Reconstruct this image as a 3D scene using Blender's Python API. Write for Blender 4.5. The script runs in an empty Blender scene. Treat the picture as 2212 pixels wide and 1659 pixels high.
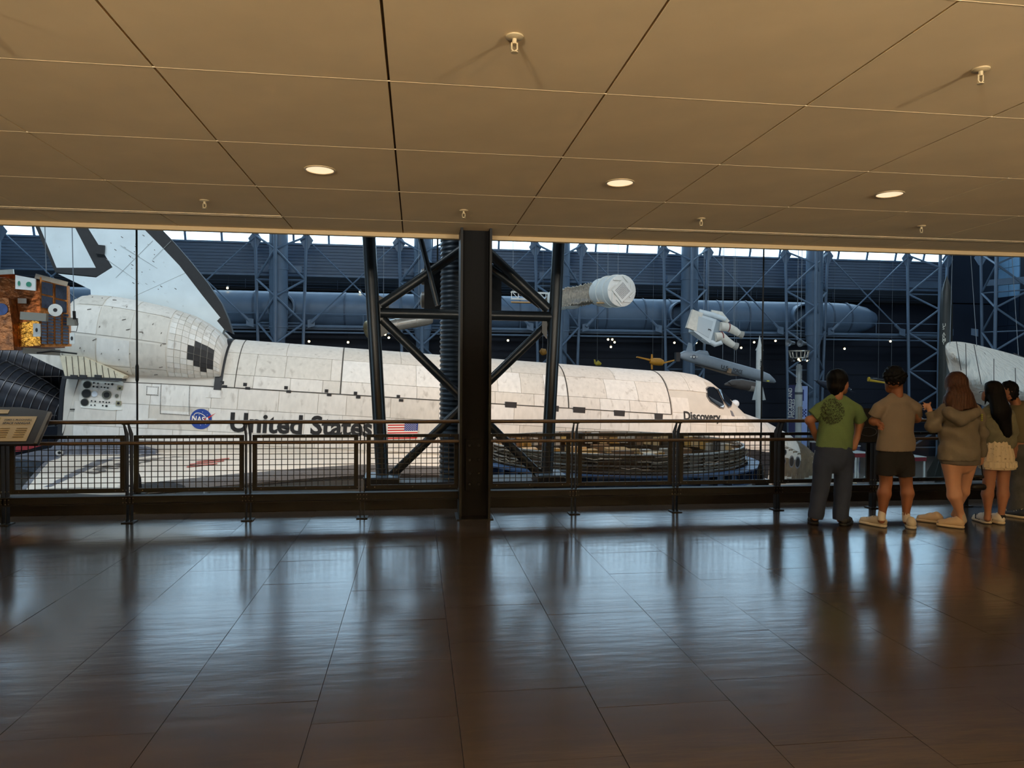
import bpy, bmesh, math, random
import numpy as np
from mathutils import Vector, Matrix
from mathutils.bvhtree import BVHTree
random.seed(7)
scene = bpy.context.scene
col = scene.collection

# ---------------------------------------------------------------- camera
F_PX = 1553.2
YAW, PITCH, ROLL = math.radians(7.584), math.radians(-0.870), math.radians(0.383)
CAM = Vector((0, 0, 1.6))
_f = Vector((math.sin(YAW)*math.cos(PITCH), math.cos(YAW)*math.cos(PITCH), math.sin(PITCH)))
_r0 = Vector((math.cos(YAW), -math.sin(YAW), 0)); _u0 = _r0.cross(_f)
_r = _r0*math.cos(ROLL)+_u0*math.sin(ROLL); _u = -_r0*math.sin(ROLL)+_u0*math.cos(ROLL)
cd = bpy.data.cameras.new('camera'); cam = bpy.data.objects.new('camera', cd); col.objects.link(cam)
cd.sensor_fit = 'HORIZONTAL'; cd.sensor_width = 36.0; cd.lens = 36.0*F_PX/2212.0
cd.clip_start = 0.05; cd.clip_end = 400
m = Matrix.Identity(4)
for i in range(3):
    m[i][0] = _r[i]; m[i][1] = _u[i]; m[i][2] = -_f[i]; m[i][3] = CAM[i]
cam.matrix_world = m
scene.camera = cam
def ray(x, y): return _f+_r*((x-1106)/F_PX)-_u*((y-829.5)/F_PX)
def at(x, y, Y):                      # the point seen at a pixel, at depth Y from the camera's wall line
    d = ray(x, y); return CAM+d*(Y/d.y)
def atz(x, y, z):
    d = ray(x, y); return CAM+d*((z-CAM.z)/d.z)
def pix(P):
    d = Vector(P)-CAM; k = d.dot(_f); return (1106+F_PX*d.dot(_r)/k, 829.5-F_PX*d.dot(_u)/k)

# ---------------------------------------------------------------- world and light
vs = scene.view_settings
vs.view_transform = 'Standard'; vs.look = 'None'; vs.gamma = 1.0; vs.use_curve_mapping = False
vs.exposure = 0.0
scene.cycles.max_bounces = 6; scene.cycles.diffuse_bounces = 4; scene.cycles.glossy_bounces = 3; scene.cycles.transparent_max_bounces = 10
W = bpy.data.worlds.new('overcast_sky'); scene.world = W; W.use_nodes = True
bg = W.node_tree.nodes['Background']; bg.inputs[0].default_value = (0.56, 0.80, 1.0, 1); bg.inputs[1].default_value = 4.6
def lamp(name, kind, loc, energy, color, size=1.0, size_y=None, aim=None, spot=None, blend=0.6):
    L = bpy.data.lights.new(name, kind); o = bpy.data.objects.new(name, L); col.objects.link(o)
    o.location = loc; L.energy = energy; L.color = color
    if kind == 'AREA':
        L.size = size
        if size_y: L.shape = 'RECTANGLE'; L.size_y = size_y
    elif kind == 'SPOT':
        L.spot_size = math.radians(spot); L.spot_blend = blend; L.shadow_soft_size = size
    else: L.shadow_soft_size = size
    if aim is not None:
        o.rotation_euler = (Vector(aim)-Vector(loc)).to_track_quat('-Z', 'Y').to_euler()
    return o
COOL = (0.82, 0.94, 1.0); WARM = (1.0, 0.74, 0.47)
for x, e in ((-16, 1780), (-3, 1600), (10, 950), (23, 700)):           # roof lamps of the hangar
    lamp('roof_lamp', 'AREA', (x, 15.0, 18.6), e, COOL, 9, 4, aim=(x, 27, -2))
for x in (0, 22, 40):
    lamp('roof_lamp', 'AREA', (x, 29, 21.8), 900, (0.8, 0.92, 1.0), 8, 4, aim=(x, 56, 3))
# warm gallery projectors under the truss, aimed at the nose and the wing
lamp('gallery_projector', 'SPOT', (21, 13.5, 8.5), 13500, (1, .64, .38), 0.5, aim=(9.5, 30, -0.5), spot=50, blend=0.9)
lamp('gallery_projector', 'SPOT', (7, 16.5, 10.5), 5000, (1, .68, .42), 0.5, aim=(-1, 25, -1.5), spot=62, blend=0.9)

# ---------------------------------------------------------------- helpers
def lin(c): return tuple(((v/12.92) if v <= .04045 else ((v+.055)/1.055)**2.4) for v in [q/255.0 for q in c])
MATS = {}
def M(name, rgb=None, rough=.5, metal=0.0, var=0.0, scale=4.0, bump=0.0, bscale=None, emit=0.0, spec=.5, coat=0.0, stretch=None, stain=None, detail=4.0, bdist=.02):
    """procedural surface; rgb in sRGB 0-255"""
    if name in MATS: return MATS[name]
    m = bpy.data.materials.new(name); m.use_nodes = True; MATS[name] = m
    nt = m.node_tree; b = nt.nodes['Principled BSDF']; c = lin(rgb)
    b.inputs['Base Color'].default_value = (*c, 1); b.inputs['Roughness'].default_value = rough
    b.inputs['Metallic'].default_value = metal; b.inputs['Specular IOR Level'].default_value = spec
    if coat: b.inputs['Coat Weight'].default_value = coat
    if emit:
        b.inputs['Emission Color'].default_value = (*c, 1); b.inputs['Emission Strength'].default_value = emit
    if var or bump or stain:
        tc = nt.nodes.new('ShaderNodeTexCoord'); src = tc.outputs['Object']
        if stretch:
            mp = nt.nodes.new('ShaderNodeMapping'); mp.inputs['Scale'].default_value = stretch
            nt.links.new(src, mp.inputs[0]); src = mp.outputs[0]
        n = nt.nodes.new('ShaderNodeTexNoise'); n.inputs['Scale'].default_value = scale; n.inputs['Detail'].default_value = detail
        nt.links.new(src, n.inputs[0])
        last = None
        if var:
            rp = nt.nodes.new('ShaderNodeValToRGB'); e = rp.color_ramp.elements
            e[0].position = .3; e[1].position = .7
            e[0].color = (*[max(0, v*(1-var)) for v in c], 1); e[1].color = (*[min(1, v*(1+var)) for v in c], 1)
            nt.links.new(n.outputs[0], rp.inputs[0]); last = rp.outputs[0]
        if stain:                      # (rgb, scale, threshold, strength)
            n2 = nt.nodes.new('ShaderNodeTexNoise'); n2.inputs['Scale'].default_value = stain[1]; n2.inputs['Detail'].default_value = 6
            nt.links.new(src, n2.inputs[0])
            r2 = nt.nodes.new('ShaderNodeValToRGB'); e = r2.color_ramp.elements
            e[0].position = stain[2]; e[1].position = min(1, stain[2]+.12); e[0].color = (0, 0, 0, 1); e[1].color = (stain[3],)*3+(1,)
            nt.links.new(n2.outputs[0], r2.inputs[0])
            mx = nt.nodes.new('ShaderNodeMix'); mx.data_type = 'RGBA'
            nt.links.new(r2.outputs[0], mx.inputs[0])
            if last is not None: nt.links.new(last, mx.inputs[6])
            else: mx.inputs[6].default_value = (*c, 1)
            mx.inputs[7].default_value = (*lin(stain[0]), 1); last = mx.outputs[2]
        if last is not None:
            nt.links.new(last, b.inputs['Base Color'])
            if emit: nt.links.new(last, b.inputs['Emission Color'])
        if bump:
            bn = nt.nodes.new('ShaderNodeTexNoise'); bn.inputs['Scale'].default_value = bscale or scale*3; bn.inputs['Detail'].default_value = 3
            nt.links.new(src, bn.inputs[0])
            bp = nt.nodes.new('ShaderNodeBump'); bp.inputs['Strength'].default_value = bump; bp.inputs['Distance'].default_value = bdist
            nt.links.new(bn.outputs[0], bp.inputs['Height']); nt.links.new(bp.outputs[0], b.inputs['Normal'])
    return m
def glass(name, tint=(1, 1, 1), refl=.12):
    if name in MATS: return MATS[name]
    m = bpy.data.materials.new(name); m.use_nodes = True; MATS[name] = m; nt = m.node_tree
    nt.nodes.clear(); out = nt.nodes.new('ShaderNodeOutputMaterial'); mx = nt.nodes.new('ShaderNodeMixShader')
    t = nt.nodes.new('ShaderNodeBsdfTransparent'); t.inputs[0].default_value = (*tint, 1)
    g = nt.nodes.new('ShaderNodeBsdfGlossy'); g.inputs['Roughness'].default_value = .05
    mx.inputs[0].default_value = refl
    nt.links.new(t.outputs[0], mx.inputs[1]); nt.links.new(g.outputs[0], mx.inputs[2]); nt.links.new(mx.outputs[0], out.inputs[0])
    return m

def frame(d):
    d = Vector(d).normalized(); a = Vector((0, 0, 1)) if abs(d.z) < .9 else Vector((1, 0, 0))
    x = d.cross(a).normalized(); return x, x.cross(d).normalized(), d
class MB:
    """collects shapes for ONE mesh object"""
    def __init__(s): s.v = []; s.f = []; s.mi = []; s.cm = 0
    def _add(s, vs, fs):
        o = len(s.v); s.v += [tuple(p) for p in vs]; s.f += [tuple(i+o for i in f) for f in fs]; s.mi += [s.cm]*len(fs); return s
    def box(s, c, sz, ax=None):
        c = Vector(c); hx, hy, hz = [q/2 for q in sz]
        X, Y, Z = ax if ax else (Vector((1, 0, 0)), Vector((0, 1, 0)), Vector((0, 0, 1)))
        vs = [c+X*(hx*a)+Y*(hy*b)+Z*(hz*d) for a in (-1, 1) for b in (-1, 1) for d in (-1, 1)]
        return s._add(vs, [(0, 1, 3, 2), (4, 6, 7, 5), (0, 4, 5, 1), (2, 3, 7, 6), (0, 2, 6, 4), (1, 5, 7, 3)])
    def bx(s, x0, x1, y0, y1, z0, z1): return s.box(((x0+x1)/2, (y0+y1)/2, (z0+z1)/2), (x1-x0, y1-y0, z1-z0))
    def bar(s, a, b, w, h):
        a = Vector(a); b = Vector(b); X, Y, Z = frame(b-a); return s.box((a+b)/2, (w, h, (b-a).length), (X, Y, Z))
    def tube(s, pts, r, n=8, cap=True):
        pts = [Vector(p) for p in pts]; k = len(pts); rs = r if isinstance(r, (list, tuple)) else [r]*k
        vs = []; X = None
        for i, p in enumerate(pts):
            d = (pts[min(i+1, k-1)]-pts[max(i-1, 0)])
            if X is None: X, Y, _ = frame(d); Y = d.normalized().cross(X)
            else:
                dn = d.normalized(); X = (X-dn*X.dot(dn)).normalized(); Y = dn.cross(X)
            for j in range(n):
                t = 2*math.pi*j/n; vs.append(p+X*(rs[i]*math.cos(t))+Y*(rs[i]*math.sin(t)))
        fs = [(i*n+j, i*n+(j+1) % n, (i+1)*n+(j+1) % n, (i+1)*n+j) for i in range(k-1) for j in range(n)]
        if cap: fs += [tuple(range(n))[::-1], tuple((k-1)*n+j for j in range(n))]
        return s._add(vs, fs)
    def lathe(s, prof, n=24, o=(0, 0, 0), d=(0, 0, 1), arc=2*math.pi):
        """prof: (radius, distance along d)"""
        o = Vector(o); X, Y, Z = frame(d); full = abs(arc-2*math.pi) < 1e-6; nn = n if full else n+1; vs = []
        for r, h in prof:
            for j in range(nn):
                t = arc*j/n; vs.append(o+Z*h+X*(r*math.cos(t))+Y*(r*math.sin(t)))
        fs = []
        for i in range(len(prof)-1):
            for j in range(n): fs.append((i*nn+j, i*nn+(j+1) % nn, (i+1)*nn+(j+1) % nn, (i+1)*nn+j))
        return s._add(vs, fs)
    def loft(s, rings, cap=True, closed=True):
        n = len(rings[0]); vs = [p for r in rings for p in r]; fs = []
        for i in range(len(rings)-1):
            for j in range(n if closed else n-1): fs.append((i*n+j, i*n+(j+1) % n, (i+1)*n+(j+1) % n, (i+1)*n+j))
        if cap: fs += [tuple(range(n))[::-1], tuple((len(rings)-1)*n+j for j in range(n))]
        return s._add(vs, fs)
    def prism(s, poly, vec):
        vec = Vector(vec); n = len(poly); a = [Vector(p) for p in poly]; b = [p+vec for p in a]
        return s._add(a+b, [tuple(range(n))[::-1], tuple(range(n, 2*n))]+[(i, (i+1) % n, n+(i+1) % n, n+i) for i in range(n)])
    def ball(s, c, r, n=10, sc=(1, 1, 1)):
        c = Vector(c); vs = []; k = max(4, n//2)
        for i in range(k+1):
            p = math.pi*i/k
            for j in range(n):
                t = 2*math.pi*j/n; vs.append(c+Vector((r*sc[0]*math.sin(p)*math.cos(t), r*sc[1]*math.sin(p)*math.sin(t), r*sc[2]*math.cos(p))))
        return s._add(vs, [(i*n+j, (i+1)*n+j, (i+1)*n+(j+1) % n, i*n+(j+1) % n) for i in range(k) for j in range(n)])
    def build(s, name, mat, parent=None, smooth=False, local=None):
        """linked as one mesh; world coordinates unless parent has been given a frame through local"""
        me = bpy.data.meshes.new(name); me.from_pydata(s.v, [], s.f)
        for q in (mat if isinstance(mat, (list, tuple)) else [mat]): me.materials.append(q)
        if any(s.mi): me.polygons.foreach_set('material_index', s.mi)
        bm = bmesh.new(); bm.from_mesh(me); bmesh.ops.recalc_face_normals(bm, faces=bm.faces); bm.to_mesh(me); bm.free()
        if smooth:
            me.polygons.foreach_set('use_smooth', [True]*len(me.polygons))
            try: me.set_sharp_from_angle(angle=math.radians(42))
            except Exception: pass
        o = bpy.data.objects.new(name, me); col.objects.link(o)
        if parent is not None:
            o.parent = parent
            if local is None: o.matrix_parent_inverse = inv(parent)
        return o
def wmat(o):
    mm = Matrix.LocRotScale(o.location, o.rotation_euler, o.scale)
    return (wmat(o.parent) @ o.matrix_parent_inverse @ mm) if o.parent else mm
def inv(o): return wmat(o).inverted()
def tag(o, label=None, cat=None, group=None, kind=None):
    for k, v in (('label', label), ('category', cat), ('group', group), ('kind', kind)):
        if v: o[k] = v
    return o
def thing(name, label, cat, loc=(0, 0, 0), rot=(0, 0, 0), group=None, kind=None):
    o = bpy.data.objects.new(name, None); col.objects.link(o); o.empty_display_size = .2
    o.location = loc; o.rotation_euler = rot
    return tag(o, label, cat, group, kind)
def copy_tree(o, parent=None):
    c = o.copy(); col.objects.link(c)
    if parent is not None:
        mi = o.matrix_parent_inverse.copy(); c.parent = parent; c.matrix_parent_inverse = mi
    for ch in o.children: copy_tree(ch, c)
    return c
def text_mesh(s, size, bold=0.0, align='LEFT', space=1.0):
    cu = bpy.data.curves.new('lettering', 'FONT'); cu.body = s; cu.size = size; cu.align_x = align; cu.offset = bold; cu.space_character = space
    cu.resolution_u = 3
    o = bpy.data.objects.new('lettering', cu); col.objects.link(o)
    dg = bpy.context.evaluated_depsgraph_get(); me = bpy.data.meshes.new_from_object(o.evaluated_get(dg))
    bpy.data.objects.remove(o); bpy.data.curves.remove(cu)
    vs = [tuple(v.co) for v in me.vertices]; fs = [tuple(p.vertices) for p in me.polygons]; bpy.data.meshes.remove(me)
    return vs, fs
def lettering(name, s, size, O, X, Y, mat, parent, bold=0.0, width=None, depth=.004, align='LEFT', fn=None, local=None, space=1.0, lab=None):
    """flat letters on the plane through O spanned by X and Y"""
    vs, fs = text_mesh(s, size, bold, align, space)
    if width:
        w = max(v[0] for v in vs)-min(v[0] for v in vs); k = width/w; x0 = min(v[0] for v in vs)
        vs = [((v[0]-x0)*k, v[1], 0) for v in vs]
    O = Vector(O); X = Vector(X).normalized(); Y = Vector(Y).normalized(); N = X.cross(Y)
    P = [O+X*v[0]+Y*v[1]+N*depth for v in vs]
    if fn: P = [fn(p) for p in P]
    b = MB(); b._add(P, fs); o = b.build(name, mat, parent, local=local)
    if lab: o['label'] = lab
    return o
# ---------------------------------------------------------------- materials shared
m_ceil = M('ceiling_paint', (236, 208, 160), .85, var=.05, scale=2)
m_ceil_gap = M('ceiling_reveal', (112, 100, 84), .9)
m_tile = M('floor_tile', (62, 52, 44), .17, var=.18, scale=3, bump=.045, bscale=3.5, stain=((90, 78, 66), 9, .62, .25), spec=.9, stretch=(.7, 3.2, 1))
m_grout = M('floor_joint', (58, 50, 44), .5)
m_black = M('black_steel', (20, 18, 17), .5, var=.1, scale=6, spec=.28)
m_col = M('column_black', (16, 15, 15), .62, spec=.12)
m_rail = M('bronze_rail', (88, 70, 54), .32, .35, var=.1, scale=10)
m_kerb = M('kerb_paint', (20, 15, 12), .42, var=.1, spec=.3)
m_bolt = M('bolt_head', (120, 112, 100), .3, .8)
m_truss = M('dark_truss_paint', (30, 34, 36), .35, var=.1, scale=2)
m_blue = M('slate_blue_paint', (92, 112, 134), .45, var=.08, scale=1.5)
m_bluedk = M('slate_blue_siding', (88, 104, 124), .5, var=.06, scale=.6)
m_navy = M('navy_wall', (17, 26, 42), .7, var=.12, scale=.3)
m_void = M('dark_loft', (14, 17, 23), .9)

# ---------------------------------------------------------------- mezzanine floor, ceiling, walls
floor = MB().bx(-12, 16, -9, 8.5, -.35, -.012).build('floor', m_grout); tag(floor, kind='structure')
TW = .6667
tile0 = None
X0 = -1.8-TW*4
for i in range(-3, 22):
    off = TW/2 if i % 2 else .1
    for j in range(0, 11):
        y0 = 1.9+off+j*TW; y1 = min(y0+TW, 8.498)
        if y0 > 8.4: continue
        x0 = X0+i*TW; x1 = x0+TW
        if x0 > 9.2*(y1/7.87)+1.2 or x1 < -5.6*(y1/7.87)-1.0: continue
        dz = random.uniform(-.0006, .0006); g = .0016
        b = MB(); a = [random.uniform(-.0012, .0012) for _ in range(4)]
        b._add([(x0+g, y0+g, a[0]), (x1-g, y0+g, a[1]), (x1-g, y1-g, a[2]), (x0+g, y1-g, a[3]), (x0+g, y0+g, -.012), (x1-g, y0+g, -.012), (x1-g, y1-g, -.012), (x0+g, y1-g, -.012)],
               [(0, 1, 2, 3), (0, 4, 5, 1), (1, 5, 6, 2), (2, 6, 7, 3), (3, 7, 4, 0)])
        b.build('floor_tile', m_tile, floor)
MB().bx(-12, 16, -9, 1.95, -.012, -.001).build('floor_field', m_tile, floor)
MB().bx(-12, -6.6, 1.95, 8.498, -.012, -.001).build('floor_field', m_tile, floor)
MB().bx(10.9, 16, 1.95, 8.498, -.012, -.001).build('floor_field', m_tile, floor)
HC = 3.171
ceil = MB().bx(-12, 16, -9, 8.22, HC+.03, HC+.5).build('ceiling', m_ceil_gap); tag(ceil, kind='structure')
CX0 = -1.3549-1.2*8; CY0 = 3.96-1.2*10
pan = {}
for i in range(0, 22):
    for j in range(0, 14):
        x0 = CX0+1.2*i; y0 = CY0+1.2*j; y1 = min(y0+1.2, 8.235)
        if x0 < -12 or x0 > 15 or y0 < -9 or y0 > 8.15: continue
        key = round(y1-y0, 3)
        if key not in pan:
            pan[key] = MB().bx(.007, 1.193, .0015, key-.0015, 0, .03)
            o = pan[key].build('ceiling_panel', m_ceil, ceil, local=1); pan[key] = o.data
        else:
            o = bpy.data.objects.new('ceiling_panel', pan[key]); col.objects.link(o); o.parent = ceil
        o.location = (x0, y0, HC)
b = MB()
for j in range(0, 15):
    y = CY0+1.2*j
    if -9 < y < 8.1: MB().bx(-12, 16, y-.0025, y+.0025, HC-.0008, HC+.004).build('joint_highlight', M('joint_highlight', (246, 222, 178), .6), ceil)  # pale strips paint in the highlight along the cross joints
fas = MB().bx(-12, 16, 8.225, 8.30, HC-.045, HC+.55).build('trim_1', M('fascia_paint', (196, 170, 128), .8)); tag(fas, kind='structure')
for xa, xb in ((-12, -1.36), (2.25, 16)):
    b = MB(); b.bx(xa, xb, 7.52, 7.535, HC-.006, HC+.002); b.bx(xa, xb, 7.575, 7.59, HC-.006, HC+.002); b.build('air_slot', M('slot_trim', (206, 186, 148), .5), ceil)
for nm, a in (('wall_back', (-12, 16, -9.3, -9, -.3, HC+.5)), ('wall_left', (-12.3, -12, -9.3, 7.8, -.3, HC+.5)), ('wall_right', (16, 16.3, -9.3, 7.8, -.3, HC+.5))):
    tag(MB().bx(*a).build(nm, M('cream_wall', (205, 182, 146), .8)), kind='structure')
kerb = MB(); kerb.bx(-12, 16, 8.5, 8.8, -.6, .128); kerb.bx(-12, 16, 8.49, 8.5, .09, .128); tag(kerb.build('trim_2', m_kerb), kind='structure')

# downlights (three in view, the same grid goes on behind the camera)
m_lens = M('lamp_lens', (255, 224, 184), .4, emit=1.0)
def downlight(x, y, n):
    t = thing('ceiling_downlight', n, 'downlight', (x, y, HC), group='recessed ceiling downlights')
    MB().lathe([(.118, .0), (.118, -.006), (.106, -.008), (.104, .0)], 32, (x, y, HC)).build('trim_ring', M('lamp_ring', (190, 168, 130), .4), t, True)
    MB().lathe([(.105, -.003), (.0, -.003)], 32, (x, y, HC)).build('lens', m_lens, t)
    lamp('downlight_bulb', 'SPOT', (x, y, HC-.02), 60, (1, .80, .56), .08, aim=(x, y, 0), spot=125, blend=.8)
for y in (5.76, 2.16, -1.44):
    for x in (-3.15, -.75, 1.65, 4.05, 6.45):
        if y == 5.76 and x in (-3.15, 6.45): continue
        downlight(x, y, 'round recessed ceiling downlight glowing warm white')
# unseen uplights behind the camera, added only to brighten the ceiling
for x in (-6.5, -1.5, 3.5, 8.5):
    for y in (-1.6, -6.2):
        t = thing('added_uplight', 'added unseen brass bowl uplight brightening the ceiling from behind the camera', 'added lamp', (x, y, 2.35), group='added unseen uplights behind the camera')
        MB().tube([(x, y, 2.3), (x, y, HC)], .012).build('stem', m_black, t)
        MB().lathe([(.02, -.12), (.14, -.09), (.2, 0), (.19, 0), (.13, -.07), (.0, -.1)], 20, (x, y, 2.35)).build('bowl', M('brass_bowl', (150, 120, 70), .3, .7), t, True)
        lamp('added_uplight_bulb', 'SPOT', (x, y, 2.38), 1050, (1, .93, .79), .15, aim=(x, y+1.0, 4.6), spot=142, blend=.12)

# sprinklers
m_spr = M('sprinkler_paint', (190, 168, 128), .45)
for x, y in ((.447, 3.35), (2.855, 3.355), (-1.94, 6.96), (.447, 6.98), (2.84, 6.96), (5.24, 6.93), (-4.35, 6.96), (-1.95, 3.35)):
    t = thing('ceiling_sprinkler', 'beige pendent sprinkler head with round cover plate on the ceiling', 'sprinkler', (x, y, HC), group='ceiling sprinklers')
    MB().lathe([(0, 0), (.042, 0), (.042, -.006), (.030, -.012), (0, -.012)], 20, (x, y, HC)).build('cover_plate', m_spr, t, True)
    b = MB().tube([(x, y, HC-.01), (x, y, HC-.035)], .011); b.tube([(x-.013, y, HC-.03), (x-.013, y, HC-.06), (x, y, HC-.072)], .004, 6); b.tube([(x+.013, y, HC-.03), (x+.013, y, HC-.06), (x, y, HC-.072)], .004, 6); b.build('frame', m_spr, t)
    MB().lathe([(0, -.072), (.017, -.072), (.017, -.076), (0, -.076)], 12, (x, y, HC)).build('deflector', m_spr, t)

# ---------------------------------------------------------------- steel column in the rail line
t = thing('steel_column', 'black H section steel column standing in the railing, reaching the ceiling', 'column', (.64, 7.97, 0))
for s, x in ((-1, .482), (1, .798)):
    MB().bx(x-.013, x+.013, 7.80, 8.14, -.5, HC+.02).build('flange', m_black, t)
MB().bx(.495, .785, 7.95, 7.972, -.5, HC).build('web', m_col, t)
MB().bx(.545, .735, 7.925, 7.95, .30, .87).build('splice_plate', m_col, t)
b0 = None
for z in (.37, .49, .64, .80):
    for x in (.59, .69):
        MB().lathe([(0, .02), (.014, .02), (.017, .012), (.017, 0)], 8, (x, 7.925, z), (0, -1, 0)).build('bolt', m_black, t)
MB().bx(.44, .84, 7.76, 8.18, -.012, .012).build('base_plate', m_black, t)

# ---------------------------------------------------------------- guard railings
m_wire = M('mesh_wire', (20, 18, 17), .5)
m_pane = glass('rail_glass', (.93, .97, .98), .07)
def railing(name, label, xa, xb, posts, glassy):
    t = thing(name, label, 'railing', ((xa+xb)/2, 8.0, 0))
    MB().tube([(xa, 7.93, 1.062), (xb, 7.93, 1.062)], .021, 12).build('top_rail', m_rail, t, True)
    MB().tube([(xa, 7.88, .848), (xb, 7.88, .848)], .019, 12).build('hand_rail', m_rail, t, True)
    ch = MB(); ch.bx(xa, xb, 8.0, 8.01, .20, .285); ch.bx(xa, xb, 7.95, 8.06, .279, .287); ch.bx(xa, xb, 7.95, 8.06, .198, .206); ch.build('toe_channel', m_black, t)
    for x in posts:
        b = MB()
        for dx in (-.022, .022):
            b.prism([(x+dx-.004, 7.985, .0), (x+dx-.004, 8.055, .0), (x+dx-.004, 8.055, .93), (x+dx-.004, 7.95, 1.045), (x+dx-.004, 7.915, 1.045), (x+dx-.004, 7.975, .90)], (.008, 0, 0))
        p = b.build('post', m_black, t)
        MB().bx(x-.035, x+.035, 7.91, 7.95, 1.036, 1.046).build('saddle', m_black, p)
        MB().bx(x-.06, x+.06, 7.95, 8.09, -.001, .012).build('foot_plate', m_black, p)
        MB().tube([(x, 7.99, .83), (x, 7.88, .83)], .008, 8).build('rail_bracket', m_black, p)
        b = MB()
        for dx in (-.05, -.018, .018, .05):
            for z in (.345, .26, .215): b.lathe([(0, .008), (.006, .008), (.006, 0)], 6, (x+dx, 7.985, z), (0, -1, 0))
        b.build('bolt_set', m_bolt, p)
    xs = [xa]+[q for q in posts if xa < q < xb]+[xb]
    for a, c in zip(xs[:-1], xs[1:]):
        if c-a < .3: continue
        a2 = a+(.045 if a in posts else .0); c2 = c-(.045 if c in posts else .0)
        zb, zt, w = .315, .918, .045
        b = MB(); b.bx(a2, c2, 8.01, 8.035, zt-.034, zt); b.bx(a2, c2, 8.01, 8.035, zb, zb+w)
        b.bx(a2, a2+w, 8.01, 8.035, zb+w, zt-.034); b.bx(c2-w, c2, 8.01, 8.035, zb+w, zt-.034)
        p = b.build('panel_frame', m_black, t)
        b = MB()
        for k in range(3):
            x = a2+.09+(c2-a2-.18)*k/2
            for z in (zt-.012, zb+.022): b.lathe([(0, .006), (.005, .006), (.005, 0)], 6, (x, 8.01, z), (0, -1, 0))
        b.build('rivet_set', m_bolt, p)
        if (a+c)/2 > glassy:
            MB().bx(a2+w-.004, c2-w+.004, 8.019, 8.027, zb+w-.004, zt-.03).build('glass_pane', m_pane, p)
        else:
            b = MB(); x0, x1, z0, z1 = a2+w, c2-w, zb+w, zt-.034
            n = round((x1-x0)/.0625); k = round((z1-z0)/.058)
            for i in range(1, n): b.box((x0+(x1-x0)*i/n, 8.0225, (z0+z1)/2), (.0075, .006, z1-z0))
            for i in range(1, k): b.box(((x0+x1)/2, 8.0235, z0+(z1-z0)*i/k), (x1-x0, .006, .0075))
            o = b.build('wire_mesh', m_wire, p); o['kind'] = 'stuff'
railing('guard_railing', 'black wire mesh guard railing with information board, ending at the steel column', -7.0, .468, [-6.6, -5.4, -4.195, -2.989, -1.786, -.582], 99)
railing('guard_railing', 'black guard railing running on behind the five visitors, partly glazed', .812, 12.0, [1.787, 2.992, 4.245, 5.474, 6.70, 7.92, 9.13, 10.4], 4.3)

# information board on the rail
A = at(111, 889, 7.92); B = at(80, 959, 7.60)
dn = (B-A); X = Vector((1, 0, 0)); A2 = Vector((A.x, A.y, A.z)); up = Vector((A.x-B.x, A.y-B.y, A.z-B.z))
t = thing('information_board', 'tilted dark reading board with beige hangar map panel mounted on the railing', 'sign', (A.x-.6, 7.75, .85))
Wd = 1.15
def bp(u, v, d=0):                      # u metres leftwards from the right edge, v 0..1 from bottom to top
    p = B+up*v; q = Vector((p.x-u, p.y, p.z)); n = Vector((1, 0, 0)).cross(up).normalized()
    if n.y > 0: n = -n
    return q+n*d
b = MB(); b.prism([bp(0, 0, 0), bp(0, 1, 0), bp(.30, 1.14, 0), bp(Wd, 1.16, 0), bp(Wd, 0, 0)], bp(0, 0, -.03)-bp(0, 0, 0)); b.build('board', M('sign_black', (38, 34, 30), .4), t)
MB().prism([bp(0.0, .02, .006), bp(0, .98, .006), bp(.03, .98, .006), bp(.03, .02, .006)], bp(0, 0, -.045)-bp(0, 0, 0)).build('edge_strip', M('sign_edge', (120, 116, 108), .35, .5), t)
MB().prism([bp(.11, .08, .004), bp(.11, .84, .004), bp(Wd-.05, .84, .004), bp(Wd-.05, .08, .004)], bp(0, 0, -.003)-bp(0, 0, 0)).build('map_panel', M('sign_beige', (196, 178, 140), .6, var=.03), t)
MB().prism([bp(.44, .30, .006), bp(.44, .80, .006), bp(Wd-.1, .80, .006), bp(Wd-.1, .30, .006)], bp(0, 0, -.002)-bp(0, 0, 0)).build('map_print', M('sign_olive', (160, 146, 92), .6, var=.25, scale=14), t)
MB().prism([bp(.40, .93, .004), bp(.40, 1.05, .004), bp(.58, 1.06, .004), bp(.58, .93, .004)], bp(0, 0, -.003)-bp(0, 0, 0)).build('caption_plate', M('sign_beige', (196, 178, 140), .6), t)
ink = M('sign_ink', (40, 34, 28), .6)
upn = up.normalized()
lettering('lettering', 'JAMES S. McDONNELL', .026, bp(.40, .70, .006), (1, 0, 0), upn, ink, t, .0007, width=.26)
lettering('lettering', 'SPACE HANGAR', .034, bp(.40, .59, .006), (1, 0, 0), upn, ink, t, .0012, width=.26)
b = MB()
for k in range(5):
    for u, w in ((.40, .09), (.25, .10)):
        b.box(bp(u-w/2, .46-.065*k, .006), (w, .004, .006))
b.build('caption_lines', M('sign_grey', (120, 104, 80), .6), t)
for u in (.25, .85):
    MB().bar(bp(u, .5, -.02), (bp(u, .5).x, 7.98, .86), .03, .03).build('bracket', m_black, t)

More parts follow.
